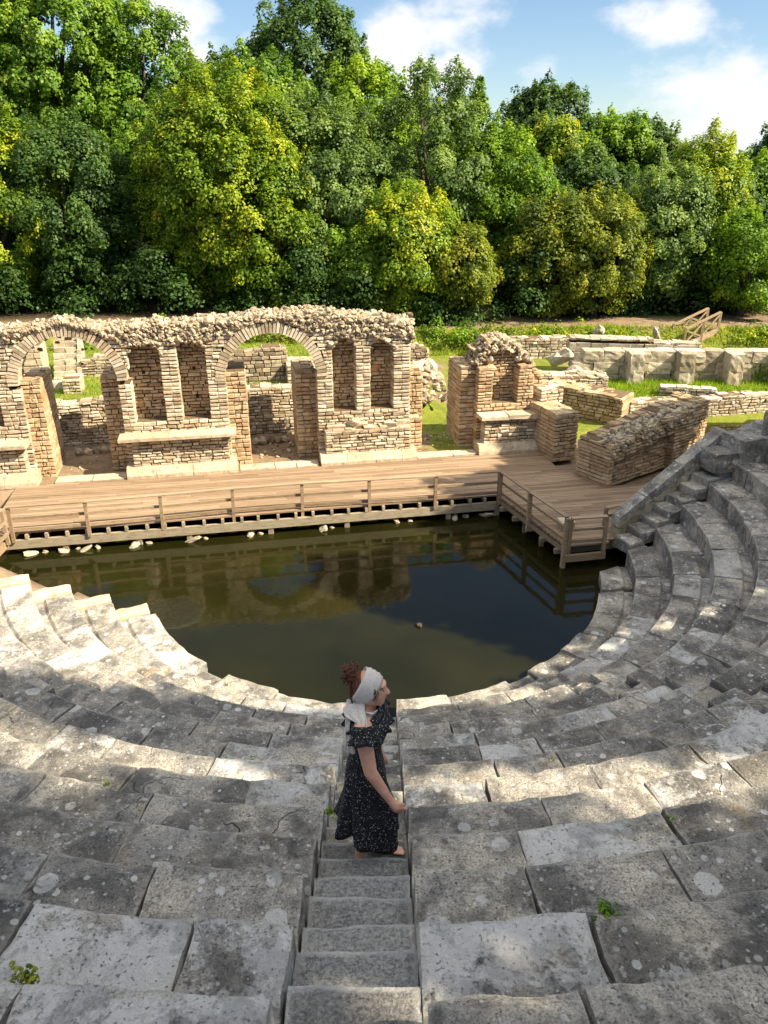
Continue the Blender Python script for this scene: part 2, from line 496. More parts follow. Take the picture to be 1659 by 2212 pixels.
M['leaf_olive'] = leaf_mat('olive_leaves', [(0, (.075, .12, .016)), (.5, (.20, .26, .026)), (1, (.38, .37, .036))])
M['leaf_grey'] = leaf_mat('grey_green_leaves', [(0, (.06, .115, .028)), (.5, (.145, .24, .055)), (1, (.28, .38, .09))])
M['leaf_bright'] = leaf_mat('bright_leaves', [(0, (.065, .145, .012)), (.5, (.18, .32, .018)), (1, (.34, .45, .03))])

# ------------------------------------------------------------------ ground, pool, pond
COP_A = W(1.63, -2.53)[:2]; COP_B = W(3.9, -1.89)[:2]
COP_D = (COP_B - COP_A) / np.linalg.norm(COP_B - COP_A)
COP_N = np.array([COP_D[1], -COP_D[0]])           # towards the seats
def seat_line(r): return Z0 + RISE / PITCH * (r - R0)
def sm(x, a, b):
    k = min(1, max(0, (x - a) / (b - a))); return k * k * (3 - 2 * k)
def bank_t(s): return 13.3 - 0.2 * max(0, s - 6) if s > -2 else 13.3 + 0.25 * (-2 - s) * 0.5
def ground_h(x, y):
    s, t = ST(x, y)
    r = math.hypot(x - CX, y - CY)
    ang = math.degrees(math.atan2(y - CY, x - CX))
    side = (np.array([x, y]) - COP_A) @ COP_N - (.75 if x > 0 else 0)
    if (t < 0 and r < 4.4) or (-11.5 < s < 2.2 and -2.2 < t < 2.2) : return -0.7
    seats = t < -1.2 and (side > 0.1 if x > 0 else (t < -2.0 or ang > 0))
    if t < -1.5 and side > 0.1 and x > 0 or (t < -1.0 and x <= 0):
        if x < 0 and s < -11.3 and t > -2.8: return 0.5
        cap = 3.0 if (ang > -35 and ang < 90) else 5.4
        h = -0.9 + seat_line(r) + 0.2
        if h > cap: h = cap + 0.08 * (r - 12)
        return max(-0.7, h)
    if t < -1.0 and r < 6.2 and x > 0: return -0.7
    if t < 2.2: return (0.30 if s < 5.7 else 0.12) if s < 13 else min(2.5, .12 + 0.5 * (s - 13))
    # behind the stage front
    z = 0.46
    left = 1 - sm(s, -1.2, 0.3)
    z += left * (1.14 * sm(t, 5.65, 5.85)) + (1 - left) * (0.36 * sm(t, 4.6, 7.0))
    tb = bank_t(s)
    z += (1.55 + .45 * left - z) * sm(t, tb - 0.75, tb + 0.15)
    if t > tb + 3.5: z += 0.10 * (t - tb - 3.5) * (1 if t < 60 else 0) + (0.10 * 43 if t >= 60 else 0)
    if 5.9 < s < 13 and 2.2 <= t < 4.3: z = 0.1
    z += 0.05 * mnoise.noise(Vector((x * .7, y * .7, 0)))
    return z
def axis(lo, hi, step, far):
    a = list(np.arange(lo, hi + 1e-6, step)); d = step
    b = []; v = hi
    while v < far: d *= 1.5; v += d; b.append(v)
    c = []; v = lo; d = step
    while v > -far: d *= 1.5; v -= d; c.append(v)
    return c[::-1] + a + b
gx = axis(-24, 26, 0.3, 500); gy = axis(-8, 48, 0.3, 500)
gv = []; gg = []; gd = []
for y in gy:
    for x in gx:
        h = ground_h(x, y); gv.append((x, y, h))
        s, t = ST(x, y); tb = bank_t(s)
        nz = mnoise.noise(Vector((x * .5, y * .5, 3.3)))
        g = 0.0
        if t > 2.5:
            g = sm(nz, -.35, .25) * 0.7
            if s > 3.5 and 3.4 < t < 9.5: g = 1.0
            if s < 0 and 5.7 < t < 12.8: g = 0.95
            if tb - 1.0 < t < tb + 0.2: g = 0.6 + .4 * sm(nz, -.3, .3)
            if s < -0.5 and t < 5.6: g = 0.12 + .25 * sm(nz, 0, .4)
            if tb + .25 < t < tb + 2.3: g = 0.08 + .3 * sm(nz, .1, .4)
        wd = sm(t, tb + 2.2, tb + 4.2) if s > 0 else sm(t, tb + .3, tb + 2.2)  # woods floor tone; begins earlier on the left to imitate tree shade
        gg.append(g * (1 - wd)); gd.append(wd)
nx = len(gx)
gf = [(j * nx + i, j * nx + i + 1, (j + 1) * nx + i + 1, (j + 1) * nx + i) for j in range(len(gy) - 1) for i in range(nx - 1)]
me = bpy.data.meshes.new('ground'); me.from_pydata(gv, [], gf)
for nme, dat in (('grass', gg), ('woods', gd)):
    a_ = me.attributes.new(nme, 'FLOAT', 'POINT'); a_.data.foreach_set('value', np.array(dat, np.float32))
me.polygons.foreach_set('use_smooth', [True] * len(me.polygons))
q = NT('earth_and_grass'); p = q.pos()
dirt = q.ramp(q.noise(p, 2.2, 7, .65), [(.3, (.17, .115, .07)), (.55, (.27, .195, .125)), (.75, (.36, .28, .19))])
gr = q.ramp(q.noise(p, 3.0, 6, .65), [(.28, (.10, .13, .02)), (.5, (.17, .20, .03)), (.72, (.27, .26, .05))])
gm = q.mr(q.math('ADD', q.attr('grass'), q.math('MULTIPLY', q.math('SUBTRACT', q.noise(p, 6, 6, .7), .5), .9)), .3, .6)
c = q.mix(gm, dirt, gr)
fl = q.ramp(q.noise(p, 4, 6, .7), [(.3, (.030, .024, .015)), (.6, (.075, .055, .032)), (.8, (.06, .075, .02))])
c = q.mix(q.attr('woods'), c, fl)
q.principled(c, .95, q.bump(q.noise(p, 14, 7, .7), .8, .06), .1)
M['ground'] = q.m
me.materials.append(q.m)
ground = bpy.data.objects.new('ground', me); COL.objects.link(ground)
props(ground, kind='structure')

# murky pool water: silty, with a calm mirror surface and one patch of ripples
q = NT('murky_pool_water'); p = q.pos()
silt = q.ramp(q.noise(p, .55, 5, .55), [(.3, (.0085, .0090, .0020)), (.6, (.0145, .0140, .0030)), (.8, (.020, .017, .0040))])
rp = W(-7.35, -2.75)
dv = q.n('ShaderNodeVectorMath', operation='DISTANCE'); q.l(p, dv.inputs[0]); dv.inputs[1].default_value = (-3.85, 12.0, 0)
dn = q.math('ADD', dv.outputs['Value'], q.math('MULTIPLY', q.math('SUBTRACT', q.noise(p, 3, 4), .5), .5))
patch = q.mr(dn, .38, .62, 1, 0)
rip = q.noise(p, 11, 3, .6, 2.0)
calm = q.noise(p, 3.0, 2, .5)
calm2 = q.noise(p, 12.0, 2, .5)
h = q.math('ADD', q.math('MULTIPLY', q.math('MULTIPLY', rip, patch), 4.0), q.math('ADD', q.math('MULTIPLY', calm, .12), q.math('MULTIPLY', calm2, .02)))
pr = q.principled(silt, .06, q.bump(h, .55, .035), .7)
pr.inputs['IOR'].default_value = 1.33
M['water'] = q.m
mb = MB(); mb.add([W(-13, -11), W(3.2, -11), W(3.2, 2.35), W(-13, 2.35)], [(0, 1, 2, 3)])
props(mb.build('pool_water', M['water'], loc=(CX, CY, 0)), kind='structure')
mb = MB(); mb.add([W(5.75, -2.2, .34), W(13.2, -2.2, .34), W(13.2, 4.5, .34), W(5.75, 4.5, .34)], [(0, 1, 2, 3)])
props(mb.build('pond_water', M['water']), kind='structure')

# ------------------------------------------------------------------ the seating
def edge_angle(r, dx): return -math.acos(max(-1, min(1, dx / r)))
STAIR_L, STAIR_R = -0.25, 0.37                      # x offsets from the orchestra centre
def a_left(r): return edge_angle(r, STAIR_L)
def a_right(r): return edge_angle(r, STAIR_R)
def rad_off(deg, off):
    return lambda r: R(deg) + math.asin(off / r)
def a_coping(r, off=0.62):
    P = COP_A + COP_N * off - np.array([CX, CY])
    b = P @ COP_D; c_ = P @ P - r * r
    k = -b + math.sqrt(max(0, b * b - c_))
    p = P + COP_D * k
    return math.atan2(p[1], p[0])
WEDGES = [  # name, right-hand words, a0 (smaller angle), a1, rows
    ('far left end of the curve', rad_off(-154.5, 0.0), rad_off(-124.5, -0.24), range(0, 12)),
    ('left of the central stairway', rad_off(-124.5, 0.24), a_left, range(0, 15)),
    ('right of the central stairway', a_right, rad_off(-58.5, -0.24), range(0, 15)),
    ('right-hand curve beside the deck', rad_off(-58.5, 0.24), a_coping, range(0, 11)),
]
ORD = ['bottom', 'second', 'third', 'fourth', 'fifth', 'sixth', 'seventh', 'eighth', 'ninth', 'tenth', 'eleventh', 'twelfth', 'thirteenth', 'fourteenth', 'fifteenth']

def stone_grid(fu, nu, nv, depth, seed, rnd_edge=0.024, amp=0.012, foot=True, du=1.0, dv=0.6, rr=None):
    """a worn block: fu(u, v) -> (x, y, z) of the ideal top; sides drop by depth"""
    us = np.unique(np.concatenate([[0, .03, .08], np.linspace(.16, .84, nu), [.92, .97, 1]]))
    vs = np.unique(np.concatenate([[0, .045, .11], np.linspace(.2, .9, nv), [.595, .655, 1]]))
    off = Vector((seed * 3.17, seed * 1.3, seed * 0.7))
    V = []; E_ = []; nU, nV = len(us), len(vs)
    wear = 0.45 + .9 * rr.random()
    for v in vs:
        for u in us:
            x, y, z = fu(u, v)
            d = min(u * du, (1 - u) * du, v * dv, (1 - v) * dv + .08)
            p = Vector((x, y, z))
            cn = mnoise.noise(p * 5.0 + off)
            drop = rnd_edge * wear * (1 + 1.1 * cn) * math.exp(-d / 0.035)
            ch = mnoise.noise(p * 2.3 + off * 2)
            if ch > .30: drop += (ch - .30) * .12 * math.exp(-d / 0.11)
            if foot and v > .60: z -= 0.042 * sm(v, .60, .65)
            nvz = mnoise.noise_vector(p * 3.0 + off) * amp + mnoise.noise_vector(p * 11.0 + off) * amp * .45
            k = math.exp(-d / .05)
            V.append((x + nvz.x * (.4 + k), y + nvz.y * (.4 + k), z - drop + nvz.z * 1.1)); E_.append(math.exp(-min(u * du, (1 - u) * du, v * dv) / .03))
    F = [(j * nU + i, j * nU + i + 1, (j + 1) * nU + i + 1, (j + 1) * nU + i) for j in range(nV - 1) for i in range(nU - 1)]
    loop = [i for i in range(nU)] + [j * nU + nU - 1 for j in range(1, nV)] + [(nV - 1) * nU + i for i in range(nU - 2, -1, -1)] + [j * nU for j in range(nV - 2, 0, -1)]
    cx = sum(V[i][0] for i in loop) / len(loop); cy = sum(V[i][1] for i in loop) / len(loop)
    prev = loop
    for lv in (0.05, .13, .23, depth):
        cur = []
        for li in loop:
            x, y, z = V[li]
            p = Vector((x, y, z - lv))
            n_ = mnoise.noise_vector(p * 4.5 + off) * amp * 1.5
            g = 1 + 0.008 * (1 - math.exp(-lv / .06))
            cur.append(len(V)); E_.append(max(0, .8 - lv * 6)); V.append((cx + (x - cx) * g + n_.x, cy + (y - cy) * g + n_.y, z - lv))
        m = len(loop)
        for a in range(m):
            b = (a + 1) % m
            F.append((prev[b], prev[a], cur[a], cur[b]))
        prev = cur
    F.append(tuple(prev))
    # make the top face up
    a, b, c_ = (np.array(V[i]) for i in F[0][:3])
    if np.cross(b - a, c_ - a)[2] < 0: F = [f[::-1] for f in F]
    return V, F, E_
bseed = 0
def view_ok(x, y, z):
    """keep what the camera, or a camera a step aside, could see"""
    th = R(24.5); dy = y; dz = z - 7.5
    dep = dy * math.cos(th) - dz * math.sin(th)
    if dep < 0.4: return False
    v = dy * math.sin(th) + dz * math.cos(th)
    return abs(x / dep) < 1.15 and v / dep > -1.1
for wi, (wname, f0, f1, rows) in enumerate(WEDGES):
    for n in rows:
        rr = random.Random(1000 * wi + n)
        r0 = R0 + PITCH * n; r1 = r0 + PITCH + 0.10; zt = Z0 + RISE * n
        rm = r0 + .3
        A, B = f0(rm), f1(rm)
        L = (B - A) * rm
        if L < .3: continue
        cuts = [0.0]
        while True:
            nxt = cuts[-1] + rr.uniform(.62, 1.15)
            if nxt > L - .45: break
            cuts.append(nxt)
        cuts.append(L); cuts = [k / L for k in cuts]
        th_ = None; cnt = 0
        for k in range(len(cuts) - 1):
            am = A + (B - A) * (cuts[k] + cuts[k + 1]) / 2
            mx_, my_ = CX + rm * math.cos(am), CY + rm * math.sin(am)
            if not view_ok(mx_, my_, zt): continue
            if th_ is None:
                th_ = thing('stone_seat_row', 'x', 'seat row', (mx_, my_, zt - .4))
            bseed += 1
            jr = rr.uniform(-.012, .012) + (rr.uniform(-.14, .05) if n == 0 else 0); jz = rr.uniform(-.008, .009) + (rr.uniform(-.06, .03) if n == 0 else 0)
            tl = rr.uniform(-.009, .009); tr_ = rr.uniform(-.008, .008); gp = rr.uniform(.008, .016)
            def fu(u, v, k=k):
                rad = r0 + jr + (r1 - r0 - jr) * v
                a0_, a1_ = f0(rad), f1(rad)
                c0 = a0_ + (a1_ - a0_) * cuts[k]; c1 = a0_ + (a1_ - a0_) * cuts[k + 1]
                g = gp / rad
                a = c0 + g + (c1 - c0 - 2 * g) * u
                return (CX + rad * math.cos(a), CY + rad * math.sin(a), zt + jz + tl * (u - .5) + tr_ * (v - .5))
            near = math.hypot(mx_, my_) < 5.5
            nu, nv = (17, 12) if near else ((10, 7) if my_ < 9 else (7, 5))
            V, F, E_ = stone_grid(fu, nu, nv, .42, bseed, amp=.012 if near else .007, du=(cuts[k + 1] - cuts[k]) * L, dv=.7, rr=rr)
            tn = rr.random()
            if False: tn = 2.0
            if wi == 1 and n in (11, 12) and k >= len(cuts) - 3: tn = .99
            b = MB(); b.add(V, F, tn)
            o = b.build('seat_block', M['seat'], th_, smooth=False, edge=E_)
            cnt += 1
        if th_ is not None:
            th_['label'] = '%s stone seat row up from the water, %s' % (ORD[n], wname)
            th_['group'] = 'curved stone seat rows of the theatre'

# stairways between the wedges
def stair(label, n0, n1, place, mat_near, near_k, drop, group='stairways through the seats', wid=.62):
    t_ = None
    for k in range(n0, n1):
        c0, c1, c2, z = place(k)
        rr = random.Random(k * 7 + len(label))
        m = (np.array(c0) + np.array(c1)) / 2
        if not view_ok(m[0], m[1], z): continue
        if t_ is None: t_ = thing('stone_stairway', label, 'stairway', (m[0], m[1], z - .25), group)
        U = np.array(c1) - np.array(c0); Vv = np.array(c2) - np.array(c0)
        def fu(u, v):
            p = np.array(c0) + U * u + Vv * v; return (p[0], p[1], z)
        V, F, E_ = stone_grid(fu, 12 if k >= near_k else 6, 6, .24, 500 + k, rnd_edge=.020, amp=.006, foot=False, du=np.linalg.norm(U), dv=.34, rr=rr)
        b = MB(); b.add(V, F, rr.random())
        b.build('step', mat_near if k >= near_k else M['seat'], t_, edge=E_)
def place_c(k):
    r = R0 + .3 * k; z = Z0 + .175 * k - .20
    y = CY - r
    return (CX + STAIR_L + .002, y, z), (CX + STAIR_R - .002, y, z), (CX + STAIR_L + .002, y - .36, z), z
stair('central stone stairway that the woman stands on', 0, 29, place_c, M['tread'], 18, .27)
def place_rad(deg, half=.235, dz=-.10):
    def f(k):
        r = R0 + .3 * k; z = Z0 + .175 * k + dz
        d = np.array([math.cos(R(deg)), math.sin(R(deg))]); nn = np.array([-d[1], d[0]])
        c = np.array([CX, CY]) + d * r
        a = c - nn * half; b = c + nn * half; e = a + d * .36
        return (*a, z), (*b, z), (*e, z), z
    return f
stair('narrow stone stairway through the right-hand seats', 0, 18, place_rad(-58.5), M['seat'], 99, .1)
stair('narrow stone stairway through the sunlit left seats', 0, 18, place_rad(-124.5), M['seat'], 99, .1)
def place_le(k):
    r = R0 + .6 * k; z = Z0 + .35 * k + .03
    d = np.array([math.cos(R(-154.5)), math.sin(R(-154.5))]); nn = np.array([d[1], -d[0]])
    c = np.array([CX, CY]) + d * r
    a = c + nn * .01; b = c + nn * .30; e = a + d * .64
    return (*a, z), (*b, z), (*e, z), z
stair('pale clean stone stairway at the left end of the seats', 0, 6, place_le, M['marble'], 0, .1)
def place_re(k):
    P = COP_A + COP_D * (.315 * k - .1)
    a = P + COP_N * .15; b = P + COP_N * .60; e = a + COP_D * .37
    r = math.hypot(*(a + COP_N * .22 - np.array([CX, CY])))
    z = seat_line(r) + .10
    return (*a, z), (*b, z), (*e, z), z
stair('stone stairway climbing beside the sloping parapet', 0, 13, place_re, M['seat'], 99, .1)

# sloping parapet with coping slabs along the right-hand end of the seats
par = thing('stone_parapet', 'sloping stone parapet with grey coping slabs beside the right steps', 'parapet', (*COP_A, .3))
def cop_z(k):
    p = COP_A + COP_D * k; return seat_line(math.hypot(*(p - np.array([CX, CY])))) + .48
L_ = 0.0
rr = random.Random(4)
ends = [0.0, .62, .98, 1.55, 2.1, 2.62]
for i in range(len(ends) - 1):
    a, b_ = ends[i] + .008, ends[i + 1] - .008
    pa = COP_A + COP_D * a; pb = COP_A + COP_D * b_
    za, zb = cop_z(a), cop_z(b_)
    def fu(u, v):
        p = pa + (pb - pa) * u + COP_N * (v - .5) * .27
        return (p[0], p[1], za + (zb - za) * u + .01 * (i % 2))
    V, F, E_ = stone_grid(fu, 6, 4, .12, 900 + i, rnd_edge=.006, amp=.002, foot=False, du=.6, dv=.27, rr=rr)
    b = MB(); b.add(V, F, rr.random()); b.build('coping_slab', M['seat'], par, edge=E_)
b = MB()
for i in range(9):
    a = .02 + i * .29; pa = COP_A + COP_D * a - COP_N * .11
    z1 = cop_z(a) - .115
    zz = .28
    while zz < z1 - .02:
        hh = min(.22, z1 - zz)
        b.box((*pa, zz), (*(COP_D * .285), 0), (*(COP_N * .22), 0), (0, 0, hh - .01), rr.random(), .006, rr); zz += .22
b.build('parapet_wall', M['pale'], par)

# ------------------------------------------------------------------ timber deck and railings
deck = thing('timber_deck', 'long timber stage deck over the edge of the pool', 'deck', W(-4, 1.2, .0))
b = MB(); rr = random.Random(21)
bw = .125
k = 0
t = -2.74
def deck_span(t):
    lo = -11.0; hi = 2.62
    if t < 0:
        lo = 0.51 * (-t / 2.74)
        hi = min(5.0, 1.45 + max(0, (t + 2.62)) / .285)
    if t > 1.55: hi = 2.05
    return lo, hi
SEG = []
while t < 2.62:
    lo, hi = deck_span(t + bw / 2)
    s = lo; off = rr.uniform(-2.8, 0)
    cuts = [lo] + [x for x in np.arange(-12 + off, 6, 3.0) if lo + .3 < x < hi - .3] + [hi]
    for i in range(len(cuts) - 1):
        dz = rr.uniform(-.003, .003)
        c0 = W(cuts[i] + .003, t + .004, DECK - .035 + dz)
        b.box(c0, W(cuts[i + 1] - .003, t + .004, DECK - .035 + dz) - c0, W(cuts[i] + .003, t + bw - .004, DECK - .035 + dz) - c0, (0, 0, .035), rr.random(), .0015, rr)
    t += bw
# left return strip
t = -2.6
while t < -0.01:
    lo, hi = -11.6 , -10.55 + .18 * t
    c0 = W(lo, t + .004, DECK - .035)
    b.box(c0, W(hi, t + .004, DECK - .035) - c0, W(lo, t + bw - .004, DECK - .035) - c0, (0, 0, .035), rr.random(), .0015, rr)
    t += bw
b.build('deck_boards', M['deck'], deck)
b = MB(); b.bar(W(-10.9, -.02, .245), W(.05, -.02, .245), .07, .19, .5); b.build('edge_beam', M['beam'], deck)
b = MB(); b.bar(W(0.06, -.05, .36), W(.56, -2.76, .36), .06, .12, .3); b.build('edge_beam', M['rail'], deck)
b = MB(); b.bar(W(.5, -2.78, .24), W(1.36, -2.78, .24), .06, .15, .3); b.build('edge_beam', M['rail'], deck)
b = MB(); b.bar(W(-10.62, -.05, .30), W(-11.1, -2.6, .30), .06, .16, .3); b.build('edge_beam', M['rail'], deck)
for i in range(27):
    s = -10.6 + i * .397 + rr.uniform(-.03, .03)
    b = MB(); b.bar(W(s, -.055, .405), W(s, 1.2, .405), .06, .10, rr.random()); b.build('joist', M['beam'], deck)
for i in range(5):
    f = (i + .5) / 5; s = .51 * f
    b = MB(); b.bar(W(s - .06, -2.74 * f, .26), W(2.2, -2.74 * f, .26), .08, .10, rr.random()); b.build('joist', M['beam'], deck)
for s in (-9.5, -8.0, -6.95, -5.2, -3.5, -1.15, .02):
    b = MB(); b.bar(W(s, .02, -.5), W(s, .02, .16), .11, .11, rr.random(), up=(1, 0, 0)); b.build('support_post', M['beam'], deck)
for (s, t) in ((.34, -1.7), (.22, -1.0)):
    b = MB(); b.bar(W(s + .1, t, -.5), W(s + .1, t, .3), .09, .09, rr.random(), up=(1, 0, 0)); b.build('support_post', M['rail'], deck)

def railing(label, pts, h=.60, kick=True, low=.08, mat='rail', drop_last=None, post=.066, group='timber railings round the deck', lens=None):
    """pts: (s, t) of the posts in order"""
    m_ = pts[len(pts) // 2]
    t_ = thing('timber_railing', label, 'railing', W(m_[0], m_[1], DECK - .2), group)
    rr = random.Random(len(label))
    for i, (s, t) in enumerate(pts):
        lo = drop_last if (drop_last is not None and i == len(pts) - 1) else DECK - .18
        b = MB(); b.bar(W(s, t, lo), W(s + rr.uniform(-.012, .012), t, DECK + h), post, post, rr.random(), up=(ES[0], ES[1], 0)); b.build('post', M[mat], t_)
    for i in range(len(pts) - 1):
        a, c_ = pts[i], pts[i + 1]
        d = np.array([c_[0] - a[0], c_[1] - a[1]]); nd = np.array([-d[1], d[0]]) / np.linalg.norm(d)
        o_ = nd * .045
        b = MB(); b.bar(W(a[0] + d[0] * .0, a[1] + d[1] * .0, DECK + h + .018), W(c_[0], c_[1], DECK + h + .018 + rr.uniform(-.006, .006)), .10, .028, rr.random()); b.build('handrail', M[mat], t_)
        b = MB(); b.bar(W(a[0] + o_[0], a[1] + o_[1], DECK + h * .56), W(c_[0] + o_[0], c_[1] + o_[1], DECK + h * .56 + rr.uniform(-.008, .008)), .03, .06, rr.random()); b.build('middle_rail', M[mat], t_)
        if kick:
            b = MB(); b.bar(W(a[0] + o_[0], a[1] + o_[1], DECK + low), W(c_[0] + o_[0], c_[1] + o_[1], DECK + low), .03, .07, rr.random()); b.build('kick_board', M[mat], t_)
    return t_
fr = [(-10.47 + i * 1.496, -.075 + .14 * math.exp(-((i - 3.6) / 1.5) ** 2)) for i in range(8)]
railing('long timber railing along the front edge of the deck', fr)
railing('timber railing running down the right arm of the deck towards the seats', [(.02, -.1), (.25, -1.36), (.50, -2.70)], drop_last=-.4, post=.085)
railing('short timber railing closing the right tip of the deck over the seats', [(.56, -2.76), (1.30, -2.80)])
railing('low dark timber railing at the foot of the sloping parapet', [(1.62, -2.12), (2.5, -1.9)], h=.45, kick=False)
railing('timber railing of the left arm of the deck at the frame edge', [(-10.56, -.15), (-10.8, -1.5), (-11.0, -2.5)])

# small box-shaped lamp housing standing on the deck boards
t_ = thing('floor_lamp_box', 'small grey metal box lying on the deck behind the right railing', 'box', W(.83, -1.95, DECK))
b = MB()
c0 = W(.70, -2.1, DECK + .002)
b.box(c0, W(.96, -2.1) - W(.70, -2.1), W(.70, -1.85) - W(.70, -2.1), (0, 0, .16), .2)
b.build('body', M['pale'], t_)
b = MB(); c0 = W(.68, -2.12, DECK + .165)
b.box(c0, W(.98, -2.12) - W(.68, -2.12), W(.68, -1.83) - W(.68, -2.12), (0, 0, .03), .9); b.build('lid', M['marble'], t_)

# ------------------------------------------------------------------ masonry
def masonry(core, st, P, U, N, L, z0, top, thick, holes=None, course=.086, ls=(.13, .32), back=False, ends=True, rg=None, proud=.028, caps=True, tint=(0, 1)):
    """coursed rubble: P front-left corner, U along, N out of the front face (unit xy vectors)"""
    rg = rg or rnd
    P = np.asarray(P[:2], float); U = np.asarray(U, float); N = np.asarray(N, float)
    topf = top if callable(top) else (lambda u: top)
    U3 = np.array([U[0], U[1], 0]); N3 = np.array([N[0], N[1], 0])
    def pt(u, d, z):                            # d: depth behind the front face
        q_ = P + U * u - N * d; return np.array([q_[0], q_[1], z])
    du = .035
    us = np.arange(du / 2, L, du)
    z = z0; zmax = max(topf(u) for u in us)
    while z < zmax - .02:
        h = course * rg.uniform(.82, 1.2)
        zc = z + h / 2
        ok = [(topf(u) > zc) and not (holes and holes(u, zc)) for u in us]
        i = 0
        while i < len(us):
            if not ok[i]: i += 1; continue
            j = i
            while j < len(us) and ok[j]: j += 1
            a, e = us[i] - du / 2, us[j - 1] + du / 2
            i = j
            if e - a < .06: continue
            core.box(pt(a + .02, .05, z), U3 * (e - a - .04), -N3 * (thick - .10), (0, 0, h + .004))
            qa = qe = 0
            if ends:
                qa = rg.uniform(.10, .2); qe = rg.uniform(.10, .2)
                if e - a < .42: qa = qe = (e - a) / 2
                for (x0, x1) in ((a - rg.uniform(0, .012), a + qa), (e - qe, e + rg.uniform(0, .012))):
                    nd = max(1, int(round(thick / .36)))
                    for m_ in range(nd):
                        d0 = -.004 - rg.uniform(0, proud) if m_ == 0 else thick * m_ / nd + .006
                        d1 = thick + rg.uniform(0, .012) if m_ == nd - 1 else thick * (m_ + 1) / nd - .006
                        st.stone(pt(x0, d0, z + .006), U3 * (x1 - x0), -N3 * (d1 - d0), (0, 0, h - rg.uniform(.012, .026)), rg.uniform(*tint), .007, rg)
            for fb in ((0,) if not back else (0, 1)):
                u = a + qa
                while u < e - qe - .02:
                    l = rg.uniform(*ls)
                    if u + l > e - qe - .1: l = e - qe - u
                    pr = rg.uniform(0, proud)
                    g = rg.uniform(.006, .013)
                    if fb == 0: st.stone(pt(u + g, -pr, z + .006), U3 * (l - 2 * g), -N3 * (.1 + pr), (0, 0, h - rg.uniform(.010, .028)), rg.uniform(*tint), .011, rg)
                    else: st.box(pt(u + g, thick - .1, z + .006), U3 * (l - 2 * g), -N3 * (.1 + pr), (0, 0, h - rg.uniform(.010, .028)), rg.uniform(*tint), .008, rg)
                    u += l
        z += h
    if caps:
        u = 0.0
        while u < L - .03:
            l = min(rg.uniform(.14, .34), L - u)
            zt = topf(u + l / 2)
            if not (holes and holes(u + l / 2, zt - .06)) and zt > z0 + .05:
                nd = max(1, int(round(thick / .25)))
                for m_ in range(nd):
                    d0 = thick * m_ / nd - (.01 if m_ == 0 else 0); d1 = thick * (m_ + 1) / nd
                    hh = rg.uniform(.035, .085)
                    st.box(pt(u + .006, d0 + .005, zt - .035), U3 * (l - .012), -N3 * (d1 - d0 - .01), (0, 0, hh), rg.uniform(*tint), .014, rg)
            u += l

def wall_st(label, name, s0, t0, s1, t1, thick, z0, top, holes=None, mat='brick', parent=None, cat='wall', group=None, back=True, part='masonry', seed=1, **k):
    """wall whose front face runs from (s0,t0) to (s1,t1) in stage coordinates; the front is on the right hand side of that walk"""
    a = W(s0, t0)[:2]; c_ = W(s1, t1)[:2]; d = c_ - a; L = np.linalg.norm(d); U = d / L; N = np.array([U[1], -U[0]])
    own = parent
    if parent is None:
        m_ = (a + c_) / 2 - N * thick / 2
        own = thing(name, label, cat, (m_[0], m_[1], z0), group)
    core, st = MB(), MB()
    masonry(core, st, a, U, N, L, z0, top, thick, holes, rg=random.Random(seed), back=back, **k)
    o = st.build(part, M[mat], own)
    core.build('mortar_core', M['mortar'], o)
    return own

FT = 3.08                                         # front face of the ruined facade
ARCH = [(-9.52, 1.09, 2.80), (-4.84, 1.11, 2.68), (-14.2, 1.09, 2.80)]
NICHE = [(-8.14, -7.40, 1.78, 3.72), (-7.04, -6.38, 1.76, 3.72), (-3.37, -2.76, 1.76, 3.62), (-2.40, -1.80, 1.74, 3.56), (-11.9, -11.10, 1.85, 3.1), (-12.9, -12.2, 1.85, 3.1)]
FS0 = -13.4
def in_arch(s, z, grow=0.0):
    for c_, r_, zs in ARCH:
        if abs(s - c_) < r_ + grow:
            if z < zs: return True
            if (s - c_) ** 2 + (z - zs) ** 2 < (r_ + grow) ** 2: return True
    return False
def in_niche(s, z):
    for a, e, z0, z1 in NICHE:
        w_ = (e - a) / 2; c_ = (a + e) / 2
        if z0 < z < z1 and abs(s - c_) < w_:
            zs = z1 - w_ * .9
            if z < zs or ((s - c_) / w_) ** 2 + ((z - zs) / (w_ * .9)) ** 2 < 1: return True
    return False
TP = [(-13.5, 4.02), (-10.74, 4.08), (-9.5, 4.26), (-8.5, 4.10), (-7.4, 4.14), (-6.3, 4.16), (-4.74, 4.24), (-3.6, 4.28), (-2.1, 4.10), (-1.5, 3.98), (-1.3, 3.6)]
def top_f(s):
    z = np.interp(s, [p[0] for p in TP], [p[1] for p in TP])
    return float(z + .07 * mnoise.noise(Vector((s * 2.3, 1.7, 0))) - .06)
facade = thing('ruined_arched_wall', 'long ruined Roman stage wall with two open arches and tall niches', 'wall', W(-6.5, 3.5, .45))
wall_st(None, None, FS0, FT, -1.4, FT, .38, .45, lambda u: top_f(FS0 + u), lambda u, z: in_arch(FS0 + u, z) or in_arch(FS0 + u, z, .25) and z > 2.72 or in_niche(FS0 + u, z), 'brick', facade, part='front_masonry', seed=3, back=False)
wall_st(None, None, FS0, FT + .385, -1.42, FT + .385, .36, .45, lambda u: top_f(FS0 + u) - .03, lambda u, z: in_arch(FS0 + u, z, .05), 'brick_warm', facade, part='back_masonry', seed=4)
